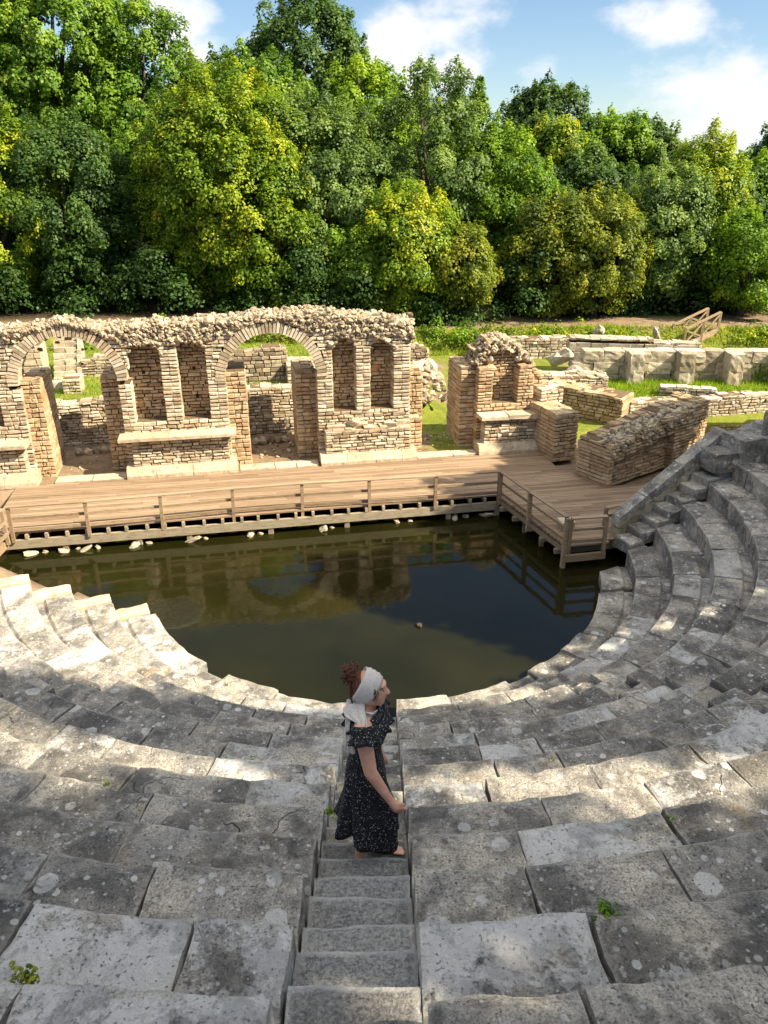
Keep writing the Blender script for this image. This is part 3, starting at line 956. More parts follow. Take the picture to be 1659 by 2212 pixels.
for ci, (c_, r_, zs) in enumerate(ARCH[:2]):
    b = MB(); rr = random.Random(60 + ci)
    nb = 44
    for k in range(nb):
        a0 = math.pi * k / nb + .004; a1 = math.pi * (k + 1) / nb - .012
        ro = r_ + .25 + rr.uniform(-.03, .02); ri = r_ + rr.uniform(-.012, .006)
        f_ = FT - .02 - rr.uniform(0, .025)
        vs = []
        for tt in (f_, FT + .38):
            for (rd, an) in ((ri, a0), (ro, a0), (ro, a1), (ri, a1)):
                vs.append(W(c_ - rd * math.cos(an), tt, zs + rd * math.sin(an)))
        b.add(vs, [(0, 1, 2, 3), (7, 6, 5, 4), (0, 4, 5, 1), (1, 5, 6, 2), (2, 6, 7, 3), (3, 7, 4, 0)], rr.random())
    o = b.build('brick_arch', M['brick'], facade)
    b = MB()
    for k in range(30):
        a0 = math.pi * k / 30; a1 = math.pi * (k + 1) / 30
        vs = []
        for tt in (FT + .02, FT + .36):
            for (rd, an) in ((r_ + .02, a0), (r_ + .2, a0), (r_ + .2, a1), (r_ + .02, a1)):
                vs.append(W(c_ - rd * math.cos(an), tt, zs + rd * math.sin(an)))
        b.add(vs, [(0, 1, 2, 3), (7, 6, 5, 4), (0, 4, 5, 1), (1, 5, 6, 2), (2, 6, 7, 3), (3, 7, 4, 0)], .3)
    b.build('mortar_core', M['mortar'], o)
# rubble crest: loose-looking core stones over the top and down the broken face
b = MB(); rr = random.Random(8)
for i in range(4600):
    s = rr.uniform(-12.6, -1.32); zt = top_f(s)
    lo = 3.78
    for c_, r_, zs in ARCH:
        if abs(s - c_) < r_ + .3: lo = max(lo, zs + math.sqrt(max(0, (r_ + .30) ** 2 - (s - c_) ** 2)))
    if -8.3 < s < -6.2 or -3.5 < s < -1.5: lo = 3.62
    if lo > zt: lo = zt - .05
    m_ = rr.random()
    if m_ < .45: tt = rr.uniform(FT, FT + .72); z = zt + rr.uniform(-.03, .05)
    elif m_ < .5: tt = rr.uniform(FT + .7, FT + .78); z = rr.uniform(3.4, zt)
    else:
        z = rr.uniform(lo, zt); tt = FT - .01 + rr.uniform(-.03, .04)
        if in_arch(s, z, .24): continue
    rock(b, W(s, tt, z), rr.uniform(.030, .072) * (1.5 if rr.random() < .12 else 1))
for a, e, z0, z1 in NICHE[:4]:                     # broken vault stones over each niche
    for i in range(46):
        s = rr.uniform(a - .05, e + .05); z = z1 - .30 * abs((s - (a + e) / 2) / ((e - a) / 2)) ** 2 + rr.uniform(-.02, .16)
        rock(b, W(s, FT + rr.uniform(-.04, .3), z), rr.uniform(.05, .10))
for i in range(90):
    rock(b, W(rr.uniform(-1.5, -1.3), FT + rr.uniform(0, .7), rr.uniform(3.2, 4.0)), rr.uniform(.06, .11))
b.build('rubble_crest', M['rubble'], facade)
def pier(s0, s1, t0, t1, top, seed, parent=facade, mat='brick_warm', name='pier', z0=.45, course=.108, ls=(.2, .34)):
    wall_st(None, None, s0, t0, s1, t0, t1 - t0, z0, top, None, mat, parent, part=name, seed=seed, course=course, ls=ls)
    # side faces: stones laid along the depth
    o = [c_ for c_ in parent.children][-1]
pier(-10.62, -10.19, 3.24, 4.5, 2.86, 31)
pier(-8.88, -8.42, 3.46, 4.7, 2.80, 32)
pier(-5.96, -5.47, 3.24, 4.5, 2.80, 33)
pier(-4.24, -3.72, 3.46, 4.87, 2.70, 34)
pier(-1.395, -0.98, 3.46, 4.0, lambda u: 2.6 - .15 * u, 35, name='pilaster')
pier(-1.40, -1.06, 3.16, 3.45, 1.42, 36, name='pilaster')
b = MB()
for (s, z, t) in ((-7.72, 2.12, 0), (-6.72, 2.9, 0), (-6.7, 2.2, 0), (-7.9, 2.85, 0), (-2.95, 2.0, 0)):   # near-black boxes painted as the shade inside put-log holes
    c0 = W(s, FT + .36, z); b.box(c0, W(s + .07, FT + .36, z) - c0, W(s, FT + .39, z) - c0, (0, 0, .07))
b.build('putlog_hole_shade', plain('hole_shade', (.02, .016, .012), 1.0), facade)

def moulded_base(b, s0, s1, t0, t1, rr, lens=.7):
    s = s0
    while s < s1 - .02:
        e = min(s1, s + lens * rr.uniform(.8, 1.4))
        if s1 - e < .25: e = s1
        b.box(W(s + .004, t0, .47), W(e - .004, t0) - W(s + .004, t0), W(s, t1) - W(s, t0), (0, 0, .10), rr.random(), .008, rr)
        # sloping moulding above
        v = [W(s + .004, t0 + .02, .575), W(e - .004, t0 + .02, .575), W(e - .004, t1, .575), W(s + .004, t1, .575), W(s + .004, t0 + .13, .76), W(e - .004, t0 + .13, .76), W(e - .004, t1, .76), W(s + .004, t1, .76)]
        v = [p + np.array([rr.uniform(-.006, .006) for _ in range(3)]) for p in v]
        b.add(v, [(3, 2, 1, 0), (4, 5, 6, 7), (0, 1, 5, 4), (1, 2, 6, 5), (2, 3, 7, 6), (3, 0, 4, 7)], rr.random())
        s = e
def plinth(label, s0, s1, b0, b1, slab, top, seed, tback=FT - .012, group='stone plinths along the stage wall', t0=2.58):
    t_ = thing('stone_plinth', label, 'plinth', W((s0 + s1) / 2, 2.8, .46), group); rr = random.Random(seed)
    b = MB(); moulded_base(b, s0, s1, t0, tback, rr); b.build('base_moulding', M['marble'], t_)
    wall_st(None, None, b0, 2.76, b1, 2.76, tback - 2.76, .74, top, None, 'brick', t_, part='body', seed=seed, caps=not slab)
    if slab:
        b = MB(); a0, a1 = slab
        s = a0
        while s < a1 - .05:
            e = min(a1, s + rr.uniform(.9, 1.3))
            if a1 - e < .4: e = a1
            z = top - .012
            v = [W(s + .003, 2.70, z), W(e - .003, 2.70, z), W(e - .003, tback, z), W(s + .003, tback, z), W(s + .003, t0 - .02, z + .055), W(e - .003, t0 - .02, z + .055), W(e - .003, tback, z + .055), W(s + .003, tback, z + .055)]
            v2 = [p + np.array([0, 0, .075]) for p in v[4:]]
            b.add(v + v2, [(3, 2, 1, 0), (0, 1, 5, 4), (1, 2, 6, 5), (2, 3, 7, 6), (3, 0, 4, 7), (4, 5, 9, 8), (5, 6, 10, 9), (6, 7, 11, 10), (7, 4, 8, 11), (8, 9, 10, 11)], rr.random())
            s = e
        b.build('cornice_slab', M['marble'], t_)
    return t_
plinth('stone plinth with a complete cornice slab between the two arches', -8.47, -5.82, -8.28, -6.0, (-8.56, -5.80), 1.40, 71)
plinth('partly cropped stone plinth with cornice slab at the far left end', -13.2, -10.5, -13.0, -10.72, (-13.2, -10.62), 1.40, 72)
pl2 = plinth('stone plinth with a broken uneven top right of the central arch', -3.76, -1.28, -3.60, -1.43, None, 1.34, 73)
b = MB(); rr = random.Random(5)
for (s0, s1, h) in ((-3.55, -3.05, .09), (-3.04, -2.5, .12), (-2.1, -1.75, .10), (-1.76, -1.42, .13)):
    c0 = W(s0, 2.9, 1.345); b.box(c0, W(s1, 2.9) - W(s0, 2.9), W(s0, FT - .02) - W(s0, 2.9), (0, 0, h), rr.random(), .03, rr)
b.build('broken_slab', M['marble'], pl2)
b = MB(); rock(b, W(-2.85, 2.93, 1.52), (.15, .12, .11), .8, fine=True)
props(b.build('loose_stone', M['pale']), 'pale rounded stone lying on the broken plinth top', 'stone')

# ruined niche block right of the stage wall
WARM = 'brick_warm'
nb = thing('ruined_niche_block', 'freestanding brick ruin with one arched niche and a rubble cap', 'ruin', W(1.0, 3.8, .45))
pier(.04, .44, 3.40, 4.62, 2.62, 81, nb)
def nholes(u, z): return .40 < u < 1.09 and z > 1.72
wall_st(None, None, .43, 3.12, 1.92, 3.12, .36, .45, lambda u: 2.64 if u < 1.42 else 2.4, nholes, WARM, nb, part='front_masonry', seed=82)
def ntop(u): return float(np.interp(u, [0, .15, .3, .6, .9, 1.2, 1.5, 1.7, 1.95, 2.15], [2.6, 2.66, 3.0, 3.30, 3.34, 3.24, 3.02, 2.72, 2.45, 2.2]))
wall_st(None, None, .20, 3.49, 2.32, 3.49, .7, .45, ntop, None, 'brick_warm', nb, part='back_masonry', seed=83)
b = MB(); rr = random.Random(9)
for i in range(260):
    u = rr.uniform(.15, 1.75); z = ntop(u)
    f_ = rr.random()
    if f_ < .5: rock(b, W(.2 + u, rr.uniform(3.45, 4.2), z + rr.uniform(-.04, .04)), rr.uniform(.05, .10))
    else:
        zz = rr.uniform(max(2.75, z - .5), z)
        if .62 < u < 1.32 and zz < 3.0: continue
        rock(b, W(.2 + u, 3.45 + rr.uniform(-.10, .04), zz), rr.uniform(.05, .095))
b.build('rubble_crest', M['rubble'], nb)
p3_ = thing('stone_plinth', 'half-shaded stone plinth in front of the niche ruin', 'plinth', W(1.2, 2.8, .46), 'stone plinths along the stage wall')
b = MB(); rr = random.Random(74); moulded_base(b, .38, 2.06, 2.58, 3.10, rr); b.build('base_moulding', M['marble'], p3_)
wall_st(None, None, .55, 2.76, 2.06, 2.76, .34, .74, 1.40, None, 'brick', p3_, part='body', seed=75, caps=False)
b = MB()
for (a, e) in ((.42, 1.15), (1.16, 2.06)):
    c0 = W(a, 2.66, 1.395); b.box(c0, W(e, 2.66) - W(a, 2.66), W(a, 3.09) - W(a, 2.66), (0, 0, .11), rr.random(), .02, rr)
b.build('cornice_slab', M['marble'], p3_)
wall_st('low brick spur wall running forward from the niche ruin to the deck', 'brick_spur_wall', 2.11, 1.86, 2.78, 1.98, 2.2, .45, lambda u: 1.70, None, WARM, seed=84, course=.10)
b_ = [o for o in COL.objects if o.name == 'brick_spur_wall'][0]
wall_st(None, None, 2.13, 3.0, 2.80, 3.12, 1.0, 1.66, lambda u: 2.05 - .1 * u, None, 'brick', b_, part='upper_masonry', seed=85)

# the vaulted passage wall in the shade beside the seats
vp = thing('vault_wall', 'shaded brick wall with a broken vault edge beside the seats', 'wall', W(4.2, .9, .4))
vL = 3.75; vd = np.array([.905, .425])
def vtop(u): return 1.52 + .125 * u
a = (2.66, -.10); e = (a[0] + vd[0] * vL, a[1] + vd[1] * vL)
wall_st(None, None, a[0], a[1], e[0], e[1], .16, .40, vtop, lambda u, z: .14 < u < 2.45 and z < 1.05 + .12 * u + .08 * math.sin(u * 1.3) and z > .42, WARM, vp, part='front_masonry', seed=91)
wall_st(None, None, a[0] - .425 * .165, a[1] + .905 * .165, e[0] - .425 * .165, e[1] + .905 * .165, .8, .40, lambda u: vtop(u) - .03, None, WARM, vp, part='back_masonry', seed=92)
b = MB(); rr = random.Random(19)
for i in range(330):
    u = rr.uniform(.05, 3.0); d_ = rr.uniform(-.04, .5)
    s = a[0] + vd[0] * u - .425 * d_; t = a[1] + vd[1] * u + .905 * d_
    z = vtop(u) + .02 if d_ > .05 else rr.uniform(1.25 + .11 * u, vtop(u))
    rock(b, W(s, t, z), rr.uniform(.045, .10))
b.build('rubble_crest', M['rubble'], vp)

# walls behind the stage
def ws(*a, **k): return wall_st(*a, **k)
ws('low rear wall seen through the left arch', 'rear_stone_wall', -12.5, 5.45, -7.6, 5.45, .45, .42, lambda u: 1.68 + .05 * math.sin(u * 2), seed=101)
ws('rear stone wall seen through the central arch', 'rear_stone_wall', -7.55, 5.45, -0.6, 5.45, .45, .42, lambda u: 1.76 + .05 * math.sin(u * 3) if u < 5.2 else 1.76 - .30 * (u - 5.2), seed=102)
ws('tall rubble wall standing behind the central arch', 'rubble_wall', -6.6, 6.9, -4.2, 6.9, .5, 1.5, lambda u: 2.52 + .06 * math.sin(u * 4), mat='rubble', seed=103, course=.12)
ws('grey stone cross wall behind the right side of the central arch', 'cross_wall', -4.25, 6.25, -3.2, 6.25, 1.2, 1.5, 2.15, seed=104)
ws('rubble wall stump behind the right end of the stage wall', 'rubble_wall', -1.2, 8.0, .35, 8.0, .6, 1.1, lambda u: 2.35 - .45 * max(0, u - .7) ** 1.5, mat='rubble', seed=105)
ws('pale plastered wall block behind the left arch', 'plastered_block', -12.7, 7.8, -11.12, 7.8, .8, 1.5, lambda u: 2.66, mat='marble', seed=106, course=.2, ls=(.5, .9), proud=.004, cat='wall')
ws('low round-topped rubble wall on the grass behind the left arch', 'rubble_wall', -10.2, 8.5, -9.0, 8.5, .5, 1.5, lambda u: 2.0 + .16 * math.sin(min(u, 1.2) / 1.2 * 3.14), mat='rubble', seed=107)
ws('short brick stump in front of the tall stone stair', 'brick_stump', -10.42, 6.6, -9.95, 6.6, .6, 1.5, 2.0, seed=108, cat='ruin')
# tall stone stair seen through the left arch
ss = thing('stone_staircase', 'tall steep stone staircase seen through the left arch', 'stairs', W(-10.7, 8.8, 1.5)); rr = random.Random(77)
for k in range(8):
    b = MB()
    for j in range(2):
        c0 = W(-11.02 + j * .33 + .004, 8.3 + k * .14, 1.5 + k * .15)
        b.box(c0, W(.32, 0) - W(0, 0), W(0, .34) - W(0, 0), (0, 0, .142), rr.random(), .018, rr)
    b.build('step', M['pale'], ss)
b = MB()
for k in range(8):
    c0 = W(-10.34, 8.3 + k * .14, 1.45); b.box(c0, W(.13, 0) - W(0, 0), W(0, .14) - W(0, 0), (0, 0, .30 + k * .15), rr.random(), .012, rr)
b.build('side_wall', M['pale'], ss)
b = MB(); c0 = W(-11.25, 7.25, 1.5); b.box(c0, W(.75, 0) - W(0, 0), W(0, .5) - W(0, 0), (0, 0, .26), .9, .03); props(b.build('stone_slab', M['pale']), 'flat pale stone slab on the grass below the tall staircase', 'slab')
# rough stones on the floor inside the arches
rr = random.Random(31)
for (lab, s0, s1, n) in (('row of grey kerb stones on the dirt floor inside the left arch', -10.0, -8.9, 5), ('row of grey kerb stones on the dirt floor inside the central arch', -5.4, -4.4, 5)):
    t_ = thing('kerb_stones', lab, 'kerb', W((s0 + s1) / 2, 4.75, .45))
    for i in range(n):
        b = MB(); s = s0 + (s1 - s0) * (i + .5) / n
        rock(b, W(s, 4.75 + rr.uniform(-.05, .05), .54), ((s1 - s0) / n * .55, .12, .11), None, True, blocky=.6); b.build('kerb_stone', M['rubble'], t_)
b = MB()
for i in range(120):
    s = rr.choice([rr.uniform(-10.0, -8.9), rr.uniform(-5.4, -4.3), rr.uniform(-.9, 0)]); t = rr.uniform(3.5, 5.3)
    rock(b, W(s, t, .47), rr.uniform(.02, .06))
props(b.build('rubble_litter', M['rubble']), 'scattered small rubble on the dirt behind the arches', 'rubble', kind='stuff')
sill = thing('stone_threshold', 'flat pale stone sills between the plinths along the deck edge', 'sill', W(-5, 2.9, .44))
for (s0, s1, tt) in ((-10.15, -8.5, 2.66), (-5.78, -3.8, 2.66), (-1.25, .36, 2.68)):
    s = s0
    while s < s1:
        b = MB(); e = min(s1, s + rr.uniform(.5, 1.0)); c0 = W(s + .01, tt, .44); b.box(c0, W(e - .02, tt) - W(s, tt), W(s, 3.08) - W(s, tt), (0, 0, .075), rr.random(), .012, rr); s = e
        b.build('sill_stone', M['marble'], sill)
# rubble mound between the stage wall and the niche ruin
b = MB()
for i in range(240):
    s = rr.uniform(-.9, .5); t = rr.uniform(5.7, 8.0); h_ = .55 * math.exp(-((s + .0) / .7) ** 2) * sm(t, 5.5, 6.6)
    rock(b, W(s, t, 1.1 + h_ + rr.uniform(-.1, .05)), rr.uniform(.06, .17))
props(b.build('rubble_mound', M['rubble']), 'overgrown mound of rubble between the stage wall and the niche ruin', 'rubble', kind='stuff')
for i, (s, t, z, sz, lab) in enumerate(((-.25, 7.2, 1.75, (.36, .22, .16), 'flat pale slab on top of the rubble mound'), (.25, 7.4, 1.7, (.2, .2, .26), 'upright pale block on top of the rubble mound'))):
    b = MB(); rock(b, W(s, t, z), sz, .95, True, blocky=.8); props(b.build('stone_block', M['pale']), lab, 'stone')

# right-hand group
ws('thick brick wall running back from the vault wall', 'brick_wall', 3.45, 6.05, 5.15, 4.2, .85, .40, lambda u: 1.34 - .03 * u, mat=WARM, seed=111, course=.1)
ws('flat-topped low wall behind the thick brick wall', 'brick_wall', 3.5, 6.75, 5.7, 6.3, .7, .5, 1.38, seed=112)
ws('long low pale rubble wall in front of the pond', 'rubble_wall', 5.6, 4.55, 13.0, 4.75, .45, .2, lambda u: 1.0 + .04 * math.sin(u * 2.2), mat='brick', seed=113)
ws('short low kerb wall on the bright grass', 'kerb_wall', 7.4, 6.1, 8.9, 5.35, .35, .6, 1.03, mat='brick', seed=114)
# big ashlar wall with buttresses
asw = thing('ashlar_wall', 'wall of large pale ashlar blocks with square buttresses', 'wall', W(8.5, 7.4, .7))
def aw(s): return 8.15 - (s - 5.5) * .21
rr = random.Random(121)
def ashlar_block(b, s, t, z, hs, ht, hz, ang):
    g = np.array([-1, -.86, -.4, .1, .5, .86, 1]); V = []; F = []
    for ax in range(3):
        for sg in (-1, 1):
            n0 = len(V)
            for p_ in g:
                for q_ in g:
                    v = [0, 0, 0]; v[ax] = sg; v[(ax + 1) % 3] = p_; v[(ax + 2) % 3] = q_; V.append(v)
            for i in range(6):
                for j in range(6):
                    f = (n0 + i * 7 + j, n0 + (i + 1) * 7 + j, n0 + (i + 1) * 7 + j + 1, n0 + i * 7 + j + 1)
                    F.append(f if sg > 0 else f[::-1])
    v = np.array(V, float); sph = v / np.linalg.norm(v, axis=1, keepdims=True) * 1.45
    v = v * .86 + sph * .14
    o3 = Vector((rr.uniform(0, 90), rr.uniform(0, 90), 0))
    v = v * (1 + np.array([[mnoise.noise(Vector(p) * 1.3 + o3) * .10 + mnoise.noise(Vector(p) * 3.5 + o3) * .05] for p in v]))
    v = v * np.array([hs, ht, hz])
    c_, s_ = math.cos(ang), math.sin(ang)
    v = np.stack([v[:, 0] * c_ - v[:, 1] * s_, v[:, 0] * s_ + v[:, 1] * c_, v[:, 2]], 1)
    b.add(v + W(s, t, z), F, rr.random())
wang = A0 - math.atan(.21)
b = MB()
for ci in range(3):
    s = 5.45 - .2 * ci + (.1 if ci % 2 else 0)
    if ci == 2: s = 5.7
    while s < 14:
        l = rr.uniform(.5, .95)
        ashlar_block(b, s + l / 2, aw(s + l / 2) + .25 + rr.uniform(-.03, .03), .66 + .38 * ci + .19, l / 2 - .006, .27, .188, wang + rr.uniform(-.02, .02)); s += l
b.build('block_courses', M['pale'], asw)
for i, s in enumerate((7.25, 8.85, 10.4, 11.9)):
    b = MB()
    for ci, hz in enumerate((.30, .28)):
        ashlar_block(b, s + rr.uniform(-.02, .02), aw(s) - .22, .66 + .29 + ci * .57, .24, .30, hz + .01, wang + rr.uniform(-.04, .04))
    b.build('buttress', M['pale'], asw)
ws('upper row of smaller pale blocks set back behind the ashlar wall', 'block_wall', 5.6, 9.15, 9.8, 7.9, .6, 1.2, lambda u: 1.98 - .1 * (u > 2.9), mat='pale', seed=128, course=.3, ls=(.4, .8))
rr = random.Random(40)
for (s, t, z, sz, lab) in ((5.35, 8.0, 1.05, (.42, .34, .30), 'lower pale block at the stepped left end of the ashlar wall'), (5.15, 8.75, 1.45, (.40, .34, .24), 'upper pale block at the stepped left end of the ashlar wall'), (4.6, 7.9, .92, (.36, .3, .2), 'grey loose block lying before the stepped end of the ashlar wall')):
    b = MB(); rock(b, W(s, t, z), sz, rr.random(), True, blocky=.85); props(b.build('stone_block', M['pale']), lab, 'block', 'loose blocks at the end of the ashlar wall')
for (s, t, z, sz, lab) in ((7.0, 9.9, 2.05, (.21, .14, .48), 'tall upright standing stone behind the ashlar wall'), (8.95, 9.4, 1.95, (.15, .11, .36), 'smaller split upright stone behind the ashlar wall')):
    b = MB(); rock(b, W(s, t, z), sz, .6, True, blocky=.85); props(b.build('standing_stone', M['pale']), lab, 'stone')
ws('curved rubble retaining wall at the foot of the green bank', 'retaining_wall', 3.2, 11.6, 6.9, 11.0, .5, .8, lambda u: 1.55 + .03 * math.sin(u * 5), mat='brick', seed=129, course=.12)

# rough blocks at the head of the right-hand steps
rr = random.Random(66)
for (x, y, z, sz, lab) in ((6.95, 14.85, 1.95, (.40, .30, .20), 'flat grey block at the head of the parapet'), (7.45, 14.95, 2.15, (.42, .34, .28), 'rough grey block at the top of the right steps'), (7.9, 15.4, 2.1, (.45, .35, .3), 'rough grey block nearest the pond behind the right steps'), (8.3, 14.9, 2.55, (.5, .4, .3), 'upper rough block above the head of the right steps'), (8.9, 15.5, 2.4, (.5, .4, .4), 'rough block by the right edge near the pond')):
    b = MB(); st_ = ST(x, y); ashlar_block(b, st_[0], st_[1], z, sz[0] * .95, sz[1], sz[2], rr.uniform(.2, .8)); props(b.build('rough_block', M['seat']), lab, 'block', 'rough blocks at the head of the right steps')
# white stones under the deck edge
rr = random.Random(14)
for i, (s, lab) in enumerate(((-10.2, 'flat white stone under the left end of the deck'), (-9.55, 'pair-like small white stone at the waterline by the left posts'), (-9.1, 'largest rounded white stone at the waterline under the deck'), (-8.1, 'long white stone half sunk under the deck edge'),
                              (-6.9, 'small white stone beside a deck post'), (-5.65, 'white stone poking from dark water mid deck'), (-4.05, 'low double white stone at the waterline right of mid deck'), (-2.35, 'white stone lying against the third post from the corner'), (-1.0, 'white stones by the deck beam near the corner'), (-.25, 'pale corner stone under the deck corner'))):
    b = MB(); rock(b, W(s, -.02 + rr.uniform(-.05, .05), .02), (rr.uniform(.11, .2), .10, .06), .35, True, blocky=.65); rock(b, W(s + rr.uniform(.2, .3), .03, -.01), (rr.uniform(.06, .12), .08, .05), .2, True, blocky=.6)
    props(b.build('waterline_stone', M['pale']), lab, 'stone', 'white stones at the waterline')
b = MB(); rock(b, (.62 - .0, 11.6, .0), (.09, .05, .05), .1, True); props(b.build('floating_debris', M['bark']), 'small dark scrap floating in the middle of the pool', 'debris')

# timber stair with cross-braced railings going up the bank
br = thing('timber_stair', 'timber stair with cross-braced rails climbing the far bank', 'stairs', W(12.0, 11.5, .9))
rr = random.Random(3)
def bp(f, off, z): return W(11.35 + 1.6 * f, 11.9 + .35 * f + off * .7, .95 + .52 * f + z * .72)
for k in range(7):
    f = (k + .5) / 7; b = MB(); b.bar(bp(f, -.6, .06), bp(f, .6, .06), .38, .05, rr.random()); b.build('tread', M['rail'], br)
for off in (-.62, .62):
    b = MB(); b.bar(bp(0, off, 0), bp(1, off, 0), .06, .22, rr.random()); b.build('stringer', M['rail'], br)
    for f in (0, .5, 1.0):
        b = MB(); b.bar(bp(f, off, -.35), bp(f, off, .98), .09, .09, rr.random(), up=(1, 0, 0)); b.build('post', M['rail'], br)
    b = MB(); b.bar(bp(0, off, .98), bp(1.0, off, .98), .1, .06, rr.random()); b.build('handrail', M['rail'], br)
    for (f0, f1) in ((0, .5), (.5, 1)):
        for (z0, z1) in ((.15, .9), (.9, .15)):
            b = MB(); b.bar(bp(f0, off, z0), bp(f1, off, z1), .05, .06, rr.random()); b.build('brace', M['rail'], br)
# information lectern
il = thing('information_board', 'small white sloping information board on two thin legs', 'sign', W(16.0, 12.6, 1.5))
b = MB(); b.bar(W(15.6, 12.6, 2.28), W(16.4, 12.6, 2.36), .5, .04, .9); b.build('panel', plain('white_board', (.75, .75, .73), .5, 4, .05), il)
for s in (15.75, 16.25):
    b = MB(); b.bar(W(s, 12.6, 1.4), W(s, 12.6, 2.29), .05, .05, .5, up=(1, 0, 0)); b.build('leg', plain('board_leg', (.45, .45, .43)), il)
for (s, t, sz, lab) in ((4.6, 15.3, (.55, .4, .45), 'grey boulder under the olive tree by the path'), (7.2, 15.9, (.75, .5, .5), 'largest boulder under the trees by the path'), (3.3, 15.5, (.6, .45, .35), 'low dark boulder left of the others by the path'), (8.3, 16.0, (.45, .4, .3), 'small boulder beside the largest one by the path')):
    b = MB(); rock(b, W(s, t, 1.75), sz, .2, True); props(b.build('boulder', M['rubble']), lab, 'boulder', 'boulders at the wood edge')

# ------------------------------------------------------------------ trees, bushes, grass
def leaf_mesh(name, P, Nrm, size, tint, mat):
    """many small folded leaves: P (n,3) positions, Nrm (n,3) facing, size (n,), tint (n,)"""
    n = len(P)
    a = npr.normal(0, 1, (n, 3)); Nrm = Nrm / (np.linalg.norm(Nrm, axis=1, keepdims=True) + 1e-9)
    T = a - (a * Nrm).sum(1, keepdims=True) * Nrm; T /= (np.linalg.norm(T, axis=1, keepdims=True) + 1e-9)
    B = np.cross(Nrm, T)
    s = size[:, None]
    v = np.empty((n, 4, 3))
    v[:, 0] = P - T * s * .5
    v[:, 1] = P + B * s * .36 + Nrm * s * .10 - T * s * .05
    v[:, 2] = P + T * s * .5 - Nrm * s * .12
    v[:, 3] = P - B * s * .36 + Nrm * s * .10 - T * s * .05
    me = bpy.data.meshes.new(name)
    me.vertices.add(n * 4); me.vertices.foreach_set('co', v.reshape(-1).astype(np.float32))
    me.loops.add(n * 4); me.loops.foreach_set('vertex_index', np.arange(n * 4, dtype=np.int32))
    me.polygons.add(n); me.polygons.foreach_set('loop_start', np.arange(0, n * 4, 4, dtype=np.int32))
    me.polygons.foreach_set('loop_total', np.full(n, 4, np.int32))
    at = me.attributes.new('tint', 'FLOAT', 'FACE'); at.data.foreach_set('value', np.clip(tint, 0, 1).astype(np.float32))
    me.materials.append(mat); me.update(calc_edges=True)
    return me
def clump_leaves(cs, rs, per, lsize, flat=1.15, tb=None, up=.35, cen=None):
    Ps, Ns, Ss, Ts = [], [], [], []
    for i, (c, r) in enumerate(zip(cs, rs)):
        n = max(12, int(per * (r / .6) ** 2))
        d = npr.normal(0, 1, (n, 3)); d /= np.linalg.norm(d, axis=1, keepdims=True)
        d[:, 2] = np.where(d[:, 2] < -.5, -d[:, 2] * .6, d[:, 2]); d[:, :2] *= (1 - .35 * np.clip(d[:, 2:], 0, 1))
        f = npr.uniform(.35, 1.08, n) ** .6
        p = c + d * (r * f)[:, None] * np.array([1, 1, flat])
        nn = d * .8 + np.array([0, 0, up]) + npr.normal(0, .33, (n, 3))
        if cen is not None:
            o_ = p - cen; nn = nn + .55 * o_ / (np.linalg.norm(o_, axis=1, keepdims=True) + 1e-6)
        base = tb[i] if tb is not None else npr.normal(.42, .24)
        Ps.append(p); Ns.append(nn); Ss.append(npr.uniform(.7, 1.3, n) * lsize); Ts.append(base + npr.normal(0, .12, n))
    return np.concatenate(Ps), np.concatenate(Ns), np.concatenate(Ss), np.concatenate(Ts)
def crown_points(c, rx, ry, rz, n, shape, seed):
    rg = np.random.default_rng(seed)
    cs = []
    lob = rg.normal(0, 1, (7, 3)); lob /= np.linalg.norm(lob, axis=1, keepdims=True); amp = rg.uniform(-.22, .30, 7)
    while len(cs) < n:
        d = rg.normal(0, 1, 3); d /= np.linalg.norm(d)
        f = rg.uniform(.30, 1.0) ** .33
        k = 1 + sum(a_ * max(0, d @ l_) ** 3 for a_, l_ in zip(amp, lob)) + rg.normal(0, .05)
        p = d * f * k
        if shape == 'cone':
            w_ = max(.06, (1 - p[2]) / 1.7); p[:2] *= w_
        elif shape == 'cyl': p[2] = np.sign(p[2]) * abs(p[2]) ** .8
        elif shape == 'oval': p[:2] *= 1.0 - .12 * max(0, p[2])
        cs.append(c + p * np.array([rx, ry, rz]))
    return np.array(cs)
